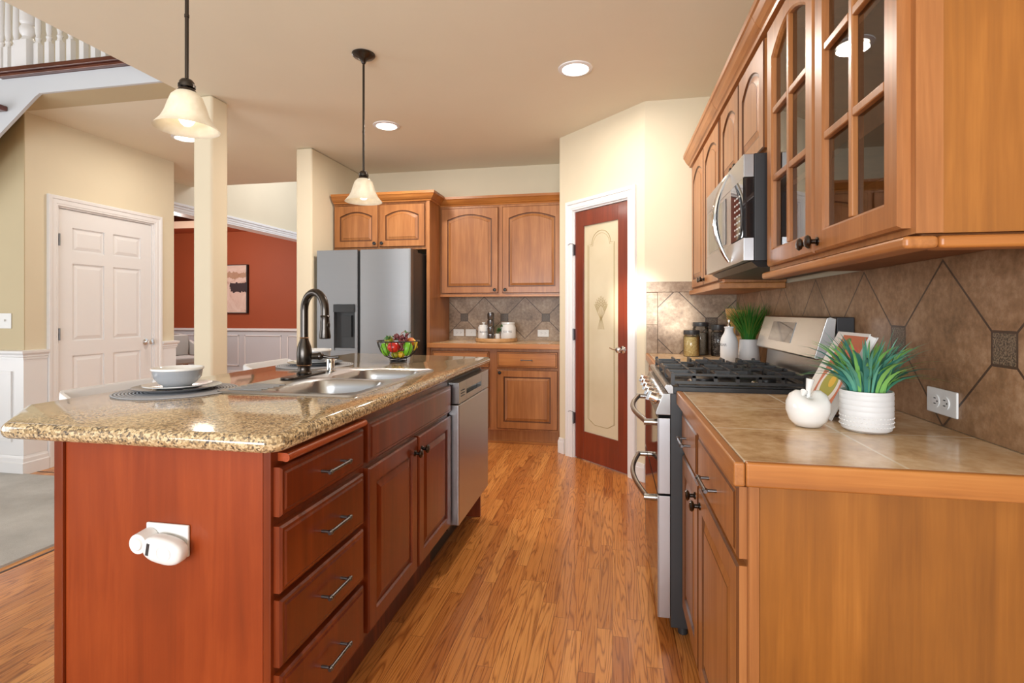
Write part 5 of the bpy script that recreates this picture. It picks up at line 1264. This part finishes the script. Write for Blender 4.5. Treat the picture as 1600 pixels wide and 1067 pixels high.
c = (0.742, 3.28, 0.9155)
t = thing('utensil_crock', 'tan utensil crock between the white bottle and the vase', 'crock', c)
mb = MB(M['board']); mb.lathe([(0.001, 0), (0.055, 0), (0.057, 0.004), (0.057, 0.15), (0.052, 0.152), (0.050, 0.01), (0.001, 0.01)], c, 28); build('crock', mb, t)
for k, (dx, dy, wv, lab) in enumerate(((-0.040, -0.02, 0.026, 'wide wooden spatula leaning left in the utensil crock'), (0.005, 0.0, 0.030, 'wooden spatula standing upright behind the white bottle'))):
    q = Vector((c[0] + dx * 0.5, c[1] + dy, c[2] + 0.012)); top = q + Vector((dx, 0, 0.30 - 0.008 * k))
    mb = MB(M['spoon']); ax = (top - q).normalized(); sd = Vector((1, 0, 0)); fw_ = ax.cross(sd).normalized() * 0.004
    prof = [(0.0, 0.008), (0.50, 0.008), (0.62, 0.014), (0.74, wv), (0.97, wv * 1.05), (1.0, wv * 0.9)]
    prev = None
    for u, w_ in prof:
        p_ = q.lerp(top, u); cur = [mb.v(p_ - sd * w_ - fw_), mb.v(p_ + sd * w_ - fw_), mb.v(p_ + sd * w_ + fw_), mb.v(p_ - sd * w_ + fw_)]
        if prev:
            for i in range(4): mb.f([prev[i], prev[(i + 1) % 4], cur[(i + 1) % 4], cur[i]])
        else: mb.f(cur[::-1])
        prev = cur
    mb.f(prev); tag(build('wooden_spatula', mb, base=tuple(q), bevel=0.001), lab, 'spatula')

# ceramic apple
c = (0.492, 1.455, 0.9155)
t = thing('ceramic_apple', 'glossy white ceramic apple on the near tiled counter', 'ornament', c)
mb = MB(M['ceramic']); prof = [(0.001, 0.004), (0.018, 0.0), (0.030, 0.003), (0.043, 0.018), (0.0505, 0.042), (0.050, 0.060), (0.042, 0.076), (0.028, 0.084), (0.015, 0.083), (0.006, 0.076), (0.001, 0.072)]
rs = []
for r, z in prof:
    rs.append([mb.v((c[0] + r * (1 + 0.02 * math.cos(2 * a) * min(1, r / 0.03)) * math.cos(a), c[1] + r * (1 + 0.02 * math.cos(2 * a) * min(1, r / 0.03)) * math.sin(a), c[2] + z + (0.010 * math.cos(2 * a) * max(0, (z - 0.045) / 0.04) if r > 0.008 else 0))) for a in [2 * PI * k / 40 for k in range(40)]])
mb.rings(rs); build('apple_body', mb, t)
mb = MB(M['ceramic']); mb.tube([(c[0], c[1], c[2] + 0.070), (c[0] + 0.001, c[1], c[2] + 0.095), (c[0] + 0.006, c[1], c[2] + 0.122)], [0.0055, 0.006, 0.010], 12); build('stem', mb, t)
mb = MB(M['ceramic']); mb.tube([(c[0] - 0.004, c[1] - 0.002, c[2] + 0.088), (c[0] - 0.014, c[1] - 0.012, c[2] + 0.090), (c[0] - 0.020, c[1] - 0.020, c[2] + 0.080)], [0.004, 0.0085, 0.003], 10); build('leaf', mb, t)

# textured pot with blades
c = (0.618, 1.435, 0.9155)
t = thing('potted_grass_plant', 'white dotted pot with long teal and green blades on the near counter', 'plant', c)
mb = MB(M['ceramic_matte']); mb.lathe([(0.001, 0), (0.044, 0), (0.053, 0.006), (0.056, 0.018), (0.0565, 0.040), (0.0567, 0.0405), (0.0572, 0.050), (0.0562, 0.0525), (0.0572, 0.055), (0.0572, 0.063), (0.0562, 0.0655), (0.0572, 0.068), (0.0572, 0.076), (0.0562, 0.0785), (0.0572, 0.081), (0.0572, 0.089), (0.0562, 0.0915), (0.0572, 0.094), (0.056, 0.100), (0.053, 0.100), (0.051, 0.085), (0.001, 0.084)], c, 48); pot = build('pot', mb, t)
mb = MB(M['ceramic'])
for j in range(3):
    for k in range(40):
        a = 2 * PI * (k + 0.5 * (j % 2)) / 40; mb.ball((c[0] + 0.0562 * math.cos(a), c[1] + 0.0562 * math.sin(a), c[2] + 0.016 + j * 0.0105), 0.0022, 6, (1, 1, 0.7), 4)
o = build('raised_dots', mb, pot); o['kind'] = 'stuff'
zb = c[2] + 0.085
for mt, n, sd in (('blade_teal', 66, 21), ('blade_green', 58, 22), ('blade_dark', 40, 23)):
    mb = MB(M[mt]); blades(mb, c, n, zb, 0.10, 0.185, 0.038, 0.150, 0.0042, sd, 0.42, lim=0.828, segs=7)
    if mt == 'blade_teal':
        blades(mb, c, 9, zb, 0.09, 0.14, 0.04, 0.17, 0.0022, 31, 0.45, lim=0.828, segs=8)
        for (tx, ty, tz, kx_) in ((0.806, 1.36, 1.035, 0.10), (0.79, 1.46, 1.09, 0.10), (0.44, 1.30, 1.04, 0.10), (0.47, 1.36, 1.10, 0.09)):
            b = Vector((c[0], c[1], zb)); e = Vector((tx, ty, tz)); L_ = None
            for i in range(11):
                u = i / 10; p_ = b.lerp(e, u) + Vector((0, 0, kx_ * 4 * u * (1 - u) * 0.55)); sdv = Vector((0.2, 1, 0)).normalized() * 0.0022 * (1 - u ** 3)
                cur = (mb.v(p_ - sdv), mb.v(p_ + sdv))
                if L_: mb.f([L_[0], L_[1], cur[1], cur[0]], True)
                L_ = cur
    build('foliage', mb, t)

# cookbook leaning behind the apple
y0, y1 = 1.545, 1.745; lean = Vector((0.115, 0, 0.228)); bk0 = Vector((0.572, 0, 0.9165)); nn = Vector((-0.228, 0, 0.115)).normalized()
t = thing('cookbook', 'white edged cookbook with a food photo leaning behind the pot', 'book', (0.62, 1.64, 0.9155))
def slab(mb, u0, u1, v0, v1, d0, d1):     # u along y (0..1 near to far), v up the cover, d out of the cover
    P = lambda u, v_, d: tuple(bk0 + lean * v_ + Vector((0, y0 + (y1 - y0) * u, 0)) + nn * d)
    mb.hexa([P(u0, v0, d0), P(u1, v0, d0), P(u1, v0, d1), P(u0, v0, d1), P(u0, v1, d0), P(u1, v1, d0), P(u1, v1, d1), P(u0, v1, d1)]); return mb
build('cover', slab(slab(MB(M['plastic']), 0, 1, 0, 1, 0.010, 0.0125), 0, 1, 0, 1, -0.010, -0.0075), t, bevel=0.0008)
build('pages', slab(MB(M['paper']), 0.02, 0.98, 0.015, 0.985, -0.0074, 0.0098), t)
mb = MB(paint('cover_photo_orange', lin(206, 112, 74), 0.4, 0.35, 0)); slab(mb, 0.0, 0.74, 0.04, 0.96, 0.0126, 0.0130)
P = lambda u, v_, d: bk0 + lean * v_ + Vector((0, y0 + (y1 - y0) * u, 0)) + nn * d
mb.use(M['plastic']); mb.cyl(P(0.36, 0.33, 0.0130), P(0.36, 0.33, 0.0134), 0.062, seg=36)
mb.use(M['lime_skin']); mb.cyl(P(0.36, 0.36, 0.0134), P(0.36, 0.36, 0.0137), 0.046, seg=32)
mb.use(M['red_skin']); mb.cyl(P(0.45, 0.62, 0.0130), P(0.45, 0.62, 0.0133), 0.028, seg=24); mb.cyl(P(0.2, 0.72, 0.0130), P(0.2, 0.72, 0.0133), 0.03, seg=24)
mb.use(M['leaf_green']); mb.cyl(P(0.5, 0.85, 0.0130), P(0.5, 0.85, 0.0133), 0.02, seg=20); mb.use(M['yellow_skin']); mb.cyl(P(0.30, 0.40, 0.0137), P(0.30, 0.40, 0.0139), 0.018, seg=20)
o = build('cover_photo', mb, t); o['label'] = 'orange photo of a bowl of food'
mb = MB(M['black']); mb.tube([(0.668, 1.64, 1.115), (0.745, 1.64, 0.919)], 0.004, 8); mb.tube([(0.572, 1.60, 0.918), (0.748, 1.60, 0.919)], 0.002, 6); mb.tube([(0.572, 1.69, 0.918), (0.748, 1.69, 0.919)], 0.002, 6)
tag(build('book_stand', mb, base=(0.66, 1.64, 0.9155)), 'thin black stand propping the leaning cookbook', 'book stand')
